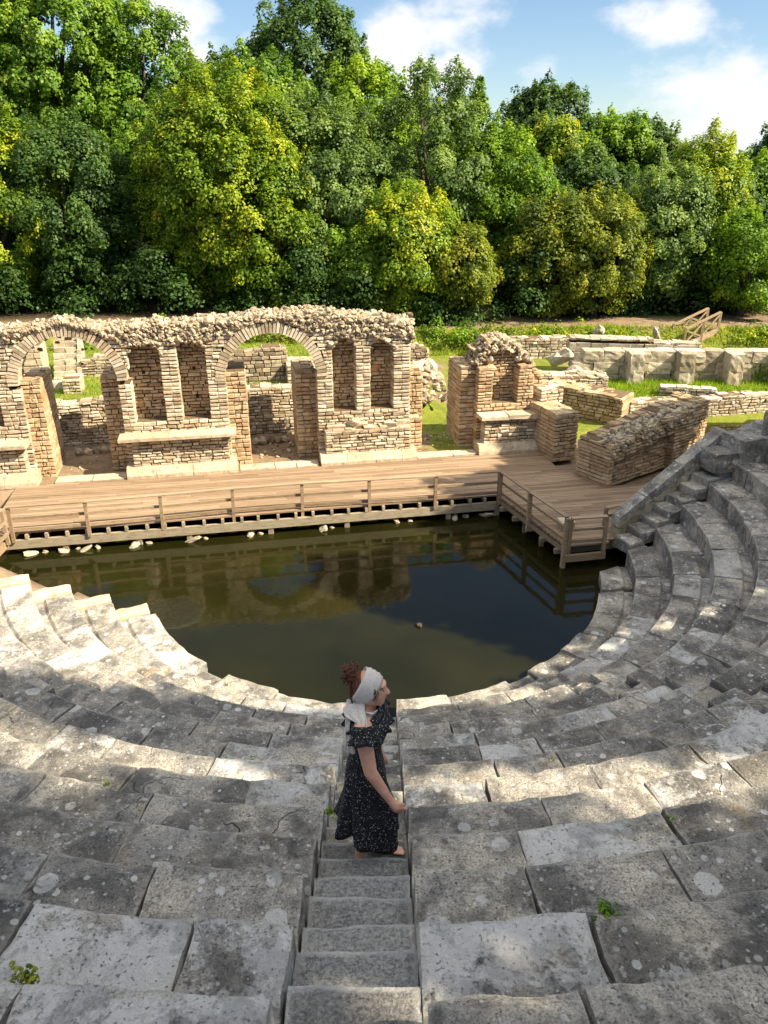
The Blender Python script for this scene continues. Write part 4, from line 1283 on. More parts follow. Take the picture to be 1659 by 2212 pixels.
def tree(label, x, y, zb, zt, rx, mat, seed, shape='oval', dens=1.0, lsize=.235, clump=.62, group=None, cat='tree', name='tree', lean=0.0, trunk_r=None, per=95, slant=0.0):
    g = ground_h(x, y)
    t_ = thing(name, label, cat, (x, y, g - .1), group)
    rz = (zt - zb) / 2; c = np.array([x, y, (zt + zb) / 2]); ry = rx * .9
    ncl = int(dens * max(10, 7.5 * (rx * ry + rx * rz * 1.6)))
    cs = crown_points(c, rx - clump * .55, max(.2, ry - clump * .55), rz - clump * .4, ncl, shape, seed)
    cs[:, 1] += slant * (cs[:, 2] - c[2])
    rs = npr.uniform(.62, 1.25, len(cs)) * clump
    if shape == 'cone': rs *= .62
    P, N, Sz, T = clump_leaves(cs, rs, per, lsize, cen=c)
    # small stray sprays give an uneven outline
    k = int(len(cs) * .6)
    idx = npr.integers(0, len(cs), k)
    out = cs[idx] - c; out /= (np.linalg.norm(out, axis=1, keepdims=True) + 1e-9)
    P2, N2, S2, T2 = clump_leaves(cs[idx] + out * npr.uniform(.3, .75, (k, 1)) * clump * 1.3 + np.array([0, 0, .12]), npr.uniform(.25, .5, k) * clump, per * 1.3, lsize, 2.0)
    P = np.concatenate([P, P2]); N = np.concatenate([N, N2]); Sz = np.concatenate([Sz, S2]); T = np.concatenate([T, T2 + .1])
    base = np.array(t_.location)
    me = leaf_mesh('crown', P - base, N, Sz, T, M[mat])
    o = bpy.data.objects.new('crown', me); COL.objects.link(o); o.parent = t_
    b = MB(); rg = np.random.default_rng(seed + 1)
    tr = trunk_r or (.10 + .018 * (zt - g))
    top = np.array([x + lean, y, zb + rz * 1.1])
    pts = [np.array([x, y, g - .15]), np.array([x + lean * .3 + rg.normal(0, .08), y + rg.normal(0, .08), g + (zb - g) * .6]), np.array([x + lean * .7, y, zb + rz * .5]), top]
    b.tube(pts, [tr * 1.25, tr, tr * .7, tr * .3], 8)
    for i in range(min(9, len(cs))):
        e = cs[rg.integers(0, len(cs))]; f = rg.uniform(.25, .8); s0 = pts[1] + (pts[3] - pts[1]) * f
        mid = (s0 + e) / 2 + np.array([0, 0, -.1]); b.tube([s0, mid, e], [tr * .45, tr * .28, tr * .1], 6)
    b.build('trunk', M['bark'], t_, smooth=True)
    return t_
TREES = [
 (-15.2, 32.4, 1.5, 9.6, 1.9, 'leaf_yellow', 'golden yellow tree cut by the left edge of the photo'),
 (-12.6, 33.4, 1.8, 9.1, 2.8, 'leaf_dark', 'dark shaded tree between the golden edge tree and the big yellow-green one'),
 (-6.4, 32.9, 1.5, 10.7, 3.0, 'leaf_yellow', 'big bushy yellow-green tree left of the middle, the widest of the front row'),
 (-4.3, 31.9, 1.5, 8.0, 1.7, 'leaf_yellow', 'slimmer yellow-green tree leaning on the right side of the big yellow one'),
 (-9.9, 35.4, 4.3, 9.4, 1.9, 'leaf_green', 'rounded green tree peeping over the dark shaded one'),
 (-2.5, 34.4, 1.6, 9.7, 2.9, 'leaf_grey', 'tall grey-green tree just left of the middle of the wood'),
 (0.9, 31.9, 1.6, 6.9, 2.0, 'leaf_yellow', 'low yellow-tipped tree above the right end of the stage wall'),
 (2.0, 35.4, 2.7, 10.3, 2.5, 'leaf_grey', 'tall soft grey-green tree in the middle of the wood'),
 (3.2, 31.4, 1.8, 5.6, 1.3, 'leaf_olive', 'small olive tree right of the low yellow-tipped one'),
 (5.2, 35.3, 2.0, 8.6, 2.2, 'leaf_bright', 'fresh bright green tree right of the middle'),
 (6.7, 32.8, 1.4, 6.3, 1.7, 'leaf_olive', 'yellow-olive tree hanging low over the path boulders'),
 (8.8, 32.8, 1.4, 6.5, 1.9, 'leaf_olive', 'pointed yellow-olive tree left of the cross-braced timber stair'),
 (11.7, 34.3, 1.6, 7.6, 2.2, 'leaf_grey', 'broad grey-green tree behind the timber stair'),
 (13.6, 35.3, 1.7, 8.7, 2.0, 'leaf_yellow', 'tall yellowish tree right of the broad grey-green one'),
 (14.8, 32.8, 1.6, 5.7, 1.8, 'leaf_bright', 'low bright green tree with thin leaning trunk by the information board'),
 (-1.2, 32.4, 1.8, 5.6, 1.6, 'leaf_green', 'low green tree filling the gap above the central arch'),
 (-18.6, 39.0, 6.0, 15.0, 3.0, 'leaf_green', 'high green tree in the top left corner'),
 (-15.4, 41.0, 6.0, 16.6, 3.4, 'leaf_green', 'highest green tree at the left, reaching out of the photo'),
 (-11.6, 42.0, 5.3, 13.9, 2.9, 'leaf_green', 'tall domed green tree left of the white cloud gap'),
 (-3.9, 44.0, 8.6, 14.7, 2.7, 'leaf_dark', 'tallest dark tree standing alone against the sky'),
 (-5.9, 41.0, 6.0, 12.4, 2.4, 'leaf_green', 'green tree below and left of the tallest dark one'),
 (-0.7, 42.0, 6.0, 11.9, 2.2, 'leaf_bright', 'light green tree right of the tallest dark one'),
 (1.8, 44.0, 7.4, 12.3, 0.6, 'leaf_dark', 'thin dark conifer spire rising over the middle of the wood'),
 (4.7, 43.0, 5.9, 11.2, 2.0, 'leaf_green', 'green tree right of the conifer spire'),
 (7.9, 43.5, 5.7, 11.1, 2.2, 'leaf_dark', 'dark domed tree on the skyline right of the middle'),
 (10.8, 43.0, 5.3, 9.9, 2.1, 'leaf_bright', 'yellow-green tree on the falling skyline'),
 (13.6, 44.0, 5.0, 9.5, 2.2, 'leaf_dark', 'dark green tree on the lower right skyline'),
 (15.9, 43.0, 4.2, 8.2, 1.7, 'leaf_bright', 'small light tree before the gap in the right skyline'),
 (20.4, 42.0, 3.4, 9.6, 2.4, 'leaf_dark', 'dark tree rising at the right edge of the photo'),
 (18.3, 40.0, 3.0, 7.4, 1.8, 'leaf_bright', 'light green tree in front of the dark one at the right edge'),
 (-8.4, 43.0, 5.7, 11.8, 1.6, 'leaf_dark', 'dark narrow tree under the white cloud gap'),
 (7.9, 40.0, 5.6, 9.2, 1.4, 'leaf_yellow', 'rust-tinged yellow tree high in the right half of the wood'),
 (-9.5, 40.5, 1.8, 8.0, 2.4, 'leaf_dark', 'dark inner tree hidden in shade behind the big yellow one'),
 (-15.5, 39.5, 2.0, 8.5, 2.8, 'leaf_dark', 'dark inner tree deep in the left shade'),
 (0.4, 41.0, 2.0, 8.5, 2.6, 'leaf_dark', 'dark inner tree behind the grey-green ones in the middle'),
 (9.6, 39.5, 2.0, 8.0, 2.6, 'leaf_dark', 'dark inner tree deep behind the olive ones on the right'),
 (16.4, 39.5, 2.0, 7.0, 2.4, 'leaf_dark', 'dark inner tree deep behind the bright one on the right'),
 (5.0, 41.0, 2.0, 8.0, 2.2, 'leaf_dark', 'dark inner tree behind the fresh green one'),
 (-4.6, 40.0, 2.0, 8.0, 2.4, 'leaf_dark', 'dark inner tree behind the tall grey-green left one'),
]
for i, (x, y, zb, zt, rx, m_, lab) in enumerate(TREES):
    tree(lab, x, y, zb, zt, rx * (1.18 if 'spire' not in lab else 1), m_, 300 + i * 3, 'cone' if 'spire' in lab else 'oval', group='trees of the wood behind the ruins', name='conifer' if 'spire' in lab else 'broadleaf_tree', lean=rnd.uniform(-.4, .4), lsize=.118 if y < 37 else .15, per=330 if y < 37 else 230, clump=.50, dens=1.45)
# far backdrop of trees one cannot tell apart, up the slope
cs = np.array([[x_, 50 + 5 * npr.random(), 3 + 6.5 * npr.random()] for x_ in np.linspace(-34, 34, 330)])
cs[:, 2] *= np.interp(cs[:, 0], [-34, -10, 5, 20, 34], [1.25, 1.15, .9, .62, .75])
P, N, Sz, T = clump_leaves(cs, npr.uniform(1.0, 1.9, len(cs)), 60, .5)
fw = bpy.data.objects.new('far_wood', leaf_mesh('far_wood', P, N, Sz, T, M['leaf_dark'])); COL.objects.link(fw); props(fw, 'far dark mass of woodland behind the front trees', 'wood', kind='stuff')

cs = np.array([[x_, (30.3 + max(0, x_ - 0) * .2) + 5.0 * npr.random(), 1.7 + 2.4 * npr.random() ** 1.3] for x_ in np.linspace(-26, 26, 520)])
P, N, Sz, T = clump_leaves(cs, npr.uniform(.45, .9, len(cs)), 210, .135, tb=npr.normal(.12, .08, len(cs)))  # leaf fill added and tinted dark to stand in for shade beneath the crowns
uw = bpy.data.objects.new('undergrowth', leaf_mesh('undergrowth', P, N, Sz, T, M['leaf_dark'])); COL.objects.link(uw); props(uw, 'undergrowth added and darkened to fill the shade under the trees of the wood', 'undergrowth', kind='stuff')
# trees on the slope right of the seats: they cast the shade over the theatre
SHADE = [
 (14.0, 12.60, 6.9, 10.35, 3.5, 'broad young tree on the slope right of the timber deck'),
 (14.0, 15.60, 6.4, 9.6, 1.8, 'small slim tree on the slope beyond the timber deck'),
 (14.0, 9.20, 7.2, 13.7, 1.8, 'medium tree on the slope right of the curved seats'),
 (14.0, 5.75, 6.6, 10.2, 2.3, 'low rounded tree on the slope beside the upper right seats'),
 (14.0, 2.87, 9.5, 19.4, 1.3, 'tall slender tree on the right slope beside the highest one'),
 (14.0, -3.24, 11.5, 22.0, 3.5, 'highest broad tree on the slope to the right behind the seats'),
]
for i, (x, y, zb, zt, rx, lab) in enumerate(SHADE):
    tree(lab, x, y, zb, zt, rx, 'leaf_green', 800 + i * 5, 'cyl', dens=1.15, lsize=.30, clump=.7, group='trees on the slope right of the seats', name='broadleaf_tree', per=80, slant=-.285 if zt > 18 else 0)

def bush(label, s, t, z, r, mat, seed, h=.8, group='green bushes on the far bank'):
    c = W(s, t, z)
    t_ = thing('bush', label, 'bush', (c[0], c[1], z - .2), group)
    rg = np.random.default_rng(seed)
    cs = c + rg.normal(0, .42, (int(16 * r / .6) + 6, 3)) * np.array([r, r * .6, h * .7]) + np.array([0, 0, h * .35])
    P, N, Sz, T = clump_leaves(cs, rg.uniform(.18, .36, len(cs)), 150, .10)
    me = leaf_mesh('foliage', P - np.array(t_.location), N, Sz, T, M[mat])
    o = bpy.data.objects.new('foliage', me); COL.objects.link(o); o.parent = t_
    b = MB(); b.tube([c + np.array([0, 0, -.25]), c + np.array([.03, 0, .3])], [.03, .015], 6); b.build('stem', M['bark'], t_)
for i, (s, t, z, r, m_, h, lab) in enumerate([
 (-1.2, 12.9, 1.1, 1.1, 'leaf_yellow', .9, 'yellow-green bush just right of the rubble crest'), (0.3, 13.1, 1.1, .9, 'leaf_bright', .9, 'lush upright light green bush on the bank'),
 (1.7, 13.3, 1.0, .8, 'leaf_green', .8, 'dark green bush in the bank shade'), (2.9, 12.9, 1.0, .9, 'leaf_bright', .85, 'bright bush behind the niche ruin rubble cap'),
 (4.3, 12.8, 1.1, .9, 'leaf_olive', .6, 'olive bush right of the niche ruin'), (6.3, 12.7, 1.2, 1.2, 'leaf_yellow', .45, 'low dry yellowish bush above the retaining wall'),
 (8.6, 12.4, 1.2, 1.3, 'leaf_yellow', .4, 'low yellowish scrub left of the timber stair'), (14.6, 11.2, 1.1, 1.4, 'leaf_yellow', .45, 'low yellowish scrub right of the timber stair'),
 (17.2, 10.8, 1.1, 1.5, 'leaf_olive', .45, 'low olive scrub at the right edge of the bank'),
 (-4.9, 12.6, 1.4, 1.3, 'leaf_yellow', 1.0, 'yellow-green bush framed by the central arch'), (-3.7, 12.4, 1.3, .9, 'leaf_olive', .8, 'olive bush at the right side of the central arch'), (-6.3, 12.9, 1.4, .9, 'leaf_bright', .8, 'bright bush at the left side of the central arch'),
 (-8.2, 12.2, 1.5, .9, 'leaf_bright', .9, 'bright bush beside the tall stone staircase'), (-10.9, 12.4, 1.6, .8, 'leaf_green', .8, 'green bush behind the plastered wall block'),
 (11.6, 7.0, .85, .5, 'leaf_bright', .5, 'bright weed bush against the ashlar wall at the right'), (15.2, 15.2, 1.6, .8, 'leaf_grey', .7, 'pale shrub behind the top of the timber stair'), (10.5, 16.5, 1.7, .6, 'leaf_grey', .6, 'pale shrub under the trees left of the timber stair')]):
    bush(lab, s, t, z, r, m_, 40 + i, h)

def grass_blades(name, label, n, place, hmin, hmax, mat, wdt=.018):
    P = []; F = []
    V = np.empty((n, 3, 3)); T = npr.uniform(.2, 1, n)
    for i in range(n):
        s, t, z = place()
        p = W(s, t, z - .02); a = npr.uniform(0, 6.28); h = npr.uniform(hmin, hmax)
        d = np.array([math.cos(a), math.sin(a), 0]) * wdt
        l_ = np.array([npr.normal(0, .3), npr.normal(0, .3), 1]) * h
        V[i] = (p - d, p + d, p + l_)
    me = bpy.data.meshes.new(name)
    me.vertices.add(n * 3); me.vertices.foreach_set('co', V.reshape(-1).astype(np.float32))
    me.loops.add(n * 3); me.loops.foreach_set('vertex_index', np.arange(n * 3, dtype=np.int32))
    me.polygons.add(n); me.polygons.foreach_set('loop_start', np.arange(0, n * 3, 3, dtype=np.int32)); me.polygons.foreach_set('loop_total', np.full(n, 3, np.int32))
    at = me.attributes.new('tint', 'FLOAT', 'FACE'); at.data.foreach_set('value', T.astype(np.float32))
    me.materials.append(M[mat]); me.update(calc_edges=True)
    o = bpy.data.objects.new(name, me); COL.objects.link(o); props(o, label, 'grass', kind='stuff'); return o
def gz(s, t):
    p = W(s, t); return ground_h(p[0], p[1])
def pl_right():
    while True:
        s = npr.uniform(5.4, 14); t = npr.uniform(4.9, 8.2)
        if t < aw(s) - .1 and s > 5.6 + (5.6 - t) * 0: return s, t, gz(s, t)
grass_blades('grass', 'bright sunlit grass in front of the ashlar wall', 9000, pl_right, .06, .2, 'leaf_bright')
def pl_left():
    s = npr.uniform(-12.5, -.5); t = npr.uniform(5.95, 12.6); return s, t, gz(s, t)
grass_blades('grass', 'sunlit grass terrace behind the stage wall', 9000, pl_left, .05, .18, 'leaf_bright')
def pl_bank():
    s = npr.uniform(-2, 18); tb = bank_t(s); t = npr.uniform(tb - 1.0, tb + .2); return s, t, gz(s, t)
grass_blades('grass', 'dry yellowish grass covering the bank', 9000, pl_bank, .06, .24, 'leaf_yellow')

def weed(label, p, r, mat, seed, n=26):
    rg = np.random.default_rng(seed); p = np.array(p, float)
    cs = p + rg.normal(0, .5, (n, 3)) * np.array([r, r, r * .5]) + np.array([0, 0, r * .4])
    P, N, Sz, T = clump_leaves(cs, np.full(n, r * .3), 90, r * .28)
    o = bpy.data.objects.new('weed_tuft', leaf_mesh('weed_tuft', P - p, N, Sz, T, M[mat])); o.location = Vector(p.tolist()); COL.objects.link(o)
    props(o, label, 'weed')
weed('small green weed growing in the joint of the right-hand seats', (1.13, 2.72, 4.02), .055, 'leaf_green', 1)
weed('mossy tuft in the left bottom corner between two blocks', (-1.55, 2.2, 4.22), .07, 'leaf_olive', 2)
weed('yellow-green tuft on the stairway edge left of the woman', (-.43, 4.62, 2.72), .05, 'leaf_yellow', 3)

for i, (p_, r_, m_, lab) in enumerate([((-2.05, 4.35, 3.30), .035, 'leaf_olive', 'tiny moss tuft in a joint of the front left seats'), ((1.95, 3.9, 3.42), .03, 'leaf_green', 'tiny green sprig in a joint of the front right seats'), ((-1.25, 5.7, 2.32), .03, 'leaf_yellow', 'small yellowish sprig in the sunlit left seats'), ((1.5, 5.3, 2.66), .03, 'leaf_olive', 'small olive sprig in the sunlit right seats')]):
    weed(lab, p_, r_, m_, 20 + i, 14)

# ------------------------------------------------------------------ the woman on the stairway
WX, WY, WZ = -0.115, 3.95, 2.978
q = NT('skin'); p = q.pos()
c = q.mix(q.mr(q.noise(p, 14, 4), .35, .7), (.60, .31, .205), (.70, .40, .285))
pr = q.principled(c, .5, q.bump(q.noise(p, 120, 3), .1, .003), .35); pr.inputs['Subsurface Weight'].default_value = .08; pr.inputs['Subsurface Radius'].default_value = (.02, .008, .005)
M['skin'] = q.m
q = NT('auburn_hair'); p = q.pos()
mp = q.n('ShaderNodeMapping'); mp.inputs['Scale'].default_value = (60, 60, 14); q.l(p, mp.inputs['Vector'])
hn = q.noise(mp.outputs[0], 1.5, 4, .6, 1.0)
q.principled(q.ramp(hn, [(.3, (.035, .012, .006)), (.55, (.13, .042, .016)), (.75, (.27, .105, .04))]), .42, q.bump(hn, .9, .012), .5)
M['hair'] = q.m
q = NT('black_printed_cotton'); p = q.pos()
v1_ = q.n('ShaderNodeTexVoronoi', feature='F1'); v1_.inputs['Scale'].default_value = 78; q.l(p, v1_.inputs['Vector'])
sc_ = q.n('ShaderNodeSeparateColor'); q.l(v1_.outputs['Color'], sc_.inputs[0])
m1 = q.math('MULTIPLY', q.math('LESS_THAN', v1_.outputs['Distance'], q.mr(sc_.outputs[2], 0, 1, .10, .40, False)), q.math('GREATER_THAN', sc_.outputs[0], .42))
v2_ = q.n('ShaderNodeTexVoronoi', feature='F1'); v2_.inputs['Scale'].default_value = 120; q.l(p, v2_.inputs['Vector'])
m2 = q.math('LESS_THAN', v2_.outputs['Distance'], .22)
mm_ = q.math('MAXIMUM', m1, q.math('MULTIPLY', m2, .55))
q.principled(q.mix(mm_, (.012, .012, .015), (.32, .31, .305)), .85, q.bump(q.noise(p, 45, 4), .2, .01), .2)
M['dress'] = q.m
M['scarf'] = plain('cream_scarf_cloth', (.58, .53, .47), .9, 60, .2, .4)
M['lip'] = plain('lips', (.36, .10, .08), .45, 30, .1)
M['eyew'] = plain('eye_white', (.62, .58, .54), .3, 30, .05)
M['dark'] = plain('dark_iris_and_brow', (.03, .016, .010), .5, 60, .2)
M['sandal'] = plain('brown_sandal', (.12, .06, .035), .7, 30, .3)

woman = thing('person', 'woman in a black speckled dress and cream headscarf standing on the stairs', 'person', (WX, WY, WZ))
HR = Matrix.Rotation(R(-3), 4, 'Z')
class Blob:
    """ellipsoids and tapered limbs, merged to one continuous surface with a voxel remesh"""
    def __init__(self): self.bm = bmesh.new()
    def ell(self, c, r, rot=(0, 0, 0)):
        m_ = Matrix.Translation(c) @ Matrix.Rotation(rot[2], 4, 'Z') @ Matrix.Rotation(rot[1], 4, 'Y') @ Matrix.Rotation(rot[0], 4, 'X') @ Matrix.Diagonal((*r, 1))
        bmesh.ops.create_uvsphere(self.bm, u_segments=20, v_segments=14, radius=1, matrix=m_)
    def limb(self, pts, rad, n=14):
        b = MB(); P = [np.array(p, float) for p in pts]
        # resample smoothly
        Q, Rr = [], []
        for i in range(len(P) - 1):
            for k in range(5):
                f = k / 5; Q.append(P[i] * (1 - f) + P[i + 1] * f); Rr.append(rad[i] * (1 - f) + rad[i + 1] * f)
        Q.append(P[-1]); Rr.append(rad[-1])
        b.tube(Q, Rr, n)
        V = np.concatenate(b.v); vs = [self.bm.verts.new(v) for v in V]
        for f in b.f:
            try: self.bm.faces.new([vs[i] for i in f])
            except ValueError: pass
        for p_, r_ in ((P[0], rad[0]), (P[-1], rad[-1])): self.ell(p_, (r_, r_, r_))
    def build(self, name, mat, parent, voxel=.008, smooth=6):
        bmesh.ops.recalc_face_normals(self.bm, faces=self.bm.faces)
        me = bpy.data.meshes.new(name); self.bm.to_mesh(me); self.bm.free()
        tmp = bpy.data.objects.new('tmp', me); COL.objects.link(tmp)
        md = tmp.modifiers.new('r', 'REMESH'); md.mode = 'VOXEL'; md.voxel_size = voxel
        ms = tmp.modifiers.new('s', 'SMOOTH'); ms.factor = .5; ms.iterations = smooth
        dg = bpy.context.evaluated_depsgraph_get()
        me2 = bpy.data.meshes.new_from_object(tmp.evaluated_get(dg))
        bpy.data.objects.remove(tmp); me2.name = name
        me2.polygons.foreach_set('use_smooth', [True] * len(me2.polygons))
        me2.materials.clear(); me2.materials.append(mat)
        o = bpy.data.objects.new(name, me2); COL.objects.link(o); o.parent = parent
        return o
# local axes: x forward (to the right in the picture), y to her left (away from the camera), z up
B = Blob()
for sy, fx in ((-1, -.03), (1, .06)):                     # legs and bare feet
    B.limb([(0, .085 * sy, .86), (.0 + fx * .5, .09 * sy, .47), (fx - .02, .085 * sy, .09)], [.072, .050, .034])
    B.ell((fx - .03, .085 * sy, .035), (.042, .036, .035))
    B.limb([(fx, .087 * sy, .045), (fx + .09, .095 * sy, .026), (fx + .14, .098 * sy, .016)], [.036, .031, .016])
    for k in range(5):
        yy = (.098 + (k - 2) * .015) * sy; ln = (.185, .19, .185, .178, .168)[k if sy > 0 else k]
        B.limb([(fx + .125, yy, .016), (fx + ln, yy + .002 * sy, .011)], [.010, .008], 8)
B.ell((-.01, 0, .88), (.092, .122, .12)); B.ell((0, 0, 1.06), (.070, .098, .15)); B.ell((.005, 0, 1.22), (.09, .128, .13))
B.ell((.062, -.06, 1.20), (.055, .058, .058)); B.ell((.062, .06, 1.20), (.055, .058, .058))
B.limb([(0, -.15, 1.315), (0, .15, 1.315)], [.062, .062])
B.limb([(-.01, 0, 1.30), (.015, 0, 1.43)], [.058, .048])                                # neck
# head, facing +x, chin a little raised
hx, hz = .03, 1.495
B.ell((hx - .02, 0, hz + .035), (.098, .078, .098)); B.ell((hx + .035, 0, hz - .02), (.062, .062, .088))
B.ell((hx + .062, 0, hz - .078), (.030, .032, .024)); B.limb([(hx + .0, -.045, hz - .055), (hx + .062, -.012, hz - .088)], [.026, .02]); B.limb([(hx + .0, .045, hz - .055), (hx + .062, .012, hz - .088)], [.026, .02])
B.ell((hx + .075, 0, hz + .048), (.026, .045, .022))
B.limb([(hx + .088, 0, hz + .03), (hx + .112, 0, hz - .012)], [.010, .0145]); B.ell((hx + .10, -.012, hz - .017), (.012, .009, .008)); B.ell((hx + .10, .012, hz - .017), (.012, .009, .008))
B.ell((hx + .088, 0, hz - .043), (.015, .022, .008)); B.ell((hx + .086, 0, hz - .056), (.014, .020, .008))
for sy in (-1, 1): B.ell((hx - .015, .078 * sy, hz - .005), (.020, .010, .030), (0, .2, 0))
# right arm hangs forward and holds the skirt; left arm on the far side
def arm(sy, sh, el, wr, pm, curl):
    B.limb([sh, el, wr], [.056, .043, .027]); B.ell(sh, (.062, .06, .066))
    sh, el, wr, pm = (np.array(v, float) for v in (sh, el, wr, pm))
    d = (pm - wr) / np.linalg.norm(pm - wr); side = np.cross(d, (0, sy, 0)); side /= np.linalg.norm(side)
    nrm = np.cross(d, side)
    B.limb([wr, pm], [.026, .030]); B.ell(pm, (.036, .020, .040), (0, -.5, 0))
    for k in range(4):
        o_ = side * (k - 1.5) * .0185
        L1, L2, L3 = [(.034, .024, .018), (.038, .027, .02), (.036, .025, .019), (.028, .02, .016)][k]
        p0 = pm + d * .030 + o_
        d1 = d * math.cos(curl) - nrm * sy * math.sin(curl); p1 = p0 + d1 * L1
        d2 = d * math.cos(curl * 2.2) - nrm * sy * math.sin(curl * 2.2); p2 = p1 + d2 * L2
        d3 = d * math.cos(curl * 3.1) - nrm * sy * math.sin(curl * 3.1); p3 = p2 + d3 * L3
        B.limb([p0, p1, p2, p3], [.0100, .0092, .0085, .0070], 8)
    th0 = pm - d * .012 + side * -.030; th1 = th0 + d * .028 - side * .012 - nrm * sy * .012; th2 = th1 + d * .026 - nrm * sy * .014
    B.limb([th0, th1, th2], [.0125, .0105, .008], 8)
arm(-1, (0, -.185, 1.315), (.055, -.235, 1.04), (.175, -.225, .815), (.215, -.22, .755), .45)
arm(1, (0, .185, 1.315), (.02, .225, 1.03), (.06, .23, .80), (.075, .235, .735), .3)
body = B.build('body', M['skin'], woman, .0065, 4)

def ring_cloth(rows, n, name, mat, thick=.006, close_top=False):
    """rows: function k -> list of n points; a sheet with thickness"""
    b = MB(); V = []
    for r_ in rows: V += [tuple(p) for p in r_]
    F = []
    for j in range(len(rows) - 1):
        for i in range(n):
            F.append((j * n + i, j * n + (i + 1) % n, (j + 1) * n + (i + 1) % n, (j + 1) * n + i))
    me = bpy.data.meshes.new(name); me.from_pydata(V, [], F)
    me.polygons.foreach_set('use_smooth', [True] * len(F)); me.materials.append(mat); me.update()
    tmp = bpy.data.objects.new('tmp', me); COL.objects.link(tmp)
    md = tmp.modifiers.new('s', 'SOLIDIFY'); md.thickness = thick; md.offset = 0
    dg = bpy.context.evaluated_depsgraph_get(); me2 = bpy.data.meshes.new_from_object(tmp.evaluated_get(dg)); bpy.data.objects.remove(tmp)
    me2.name = name; me2.polygons.foreach_set('use_smooth', [True] * len(me2.polygons))
    o = bpy.data.objects.new(name, me2); COL.objects.link(o); o.parent = woman
    return o
n = 72
prof = [  # z, centre x, half depth x, half width y, fold amplitude
 (1.36, -.005, .082, .160, .0), (1.33, -.002, .100, .184, .0), (1.28, .008, .114, .170, .002), (1.22, .020, .126, .160, .003), (1.16, .016, .116, .148, .005), (1.08, .004, .098, .130, .004), (1.03, .0, .090, .122, .004),
 (.98, -.004, .100, .132, .008), (.90, -.010, .122, .154, .014), (.80, -.012, .134, .164, .024), (.70, -.012, .142, .170, .036), (.60, -.010, .152, .176, .050), (.50, -.008, .164, .184, .064), (.41, -.004, .176, .192, .078), (.34, .0, .188, .200, .09), (.29, .004, .198, .206, .10)]
rows = []
for (z, cx_, ax, ay, fo) in prof:
    row = []
    for i in range(n):
        a = 2 * math.pi * i / n
        w_ = math.sin(7 * a + 1.1 * z) + .6 * math.sin(11 * a + 2.0 + 2 * z)
        rr_ = 1 + fo * w_ * 1.5
        x = cx_ + ax * math.cos(a) * rr_; y = ay * math.sin(a) * rr_
        zz = z
        low = max(0, (.62 - z) / .42)
        # hem: swings back on the left of the picture, hangs lower in front, gathered up to the hand
        x -= low * .035 * max(0, -math.cos(a)) + .0
        fr = math.exp(-((a - math.radians(320)) / .42) ** 2)
        x += fr * .10 * math.exp(-((z - .60) / .28) ** 2)
        if low > 0:
            zz += low * .045 + low * (.10 * max(0, -math.cos(a - .5)) ** 2 - .09 * math.exp(-((a - math.radians(300)) / .30) ** 2) + .05 * math.exp(-((a - math.radians(345)) / .3) ** 2) - .05 * math.exp(-((a - math.radians(215)) / .3) ** 2) + .018 * math.sin(9 * a))
        row.append((x, y, zz))
    rows.append(row)
dress = ring_cloth(rows, n, 'dress', M['dress'])
# flounced sleeves and neckline ruffle
for sy in (-1, 1):
    rows = []
    for k, (d_, r_, fo) in enumerate(((.0, .072, .0), (.03, .078, .02), (.07, .082, .05), (.100, .090, .10), (.12, .102, .16))):
        row = []
        for i in range(40):
            a = 2 * math.pi * i / 40; rr_ = r_ * (1 + fo * math.sin(8 * a))
            c_ = np.array([.006 + d_ * .12, sy * (.155 + d_ * .42), 1.345 - d_ * .85])
            ax = np.array([.1, sy * .45, -.88]); u = np.array([1, 0, .11]); v = np.cross(ax, u)
            p_ = c_ + rr_ * (math.cos(a) * u + math.sin(a) * v)
            row.append(p_)
        rows.append(row)
    ring_cloth(rows, 40, 'sleeve', M['dress'], .005)
rows = []
for k, (z, e, fo) in enumerate(((1.345, 0, .0), (1.325, .022, .03), (1.295, .036, .07), (1.262, .050, .12))):
    row = []
    for i in range(64):
        a = 2 * math.pi * i / 64; f_ = 1 + fo * math.sin(13 * a)
        row.append((.0 + (.105 + e) * math.cos(a) * f_ + .012, (.185 + e * .6) * math.sin(a) * f_, z - .03 * max(0, math.cos(a)) + .02 * abs(math.sin(a)) * (k == 3)))
    rows.append(row)
ring_cloth(rows, 64, 'ruffle', M['dress'], .005)
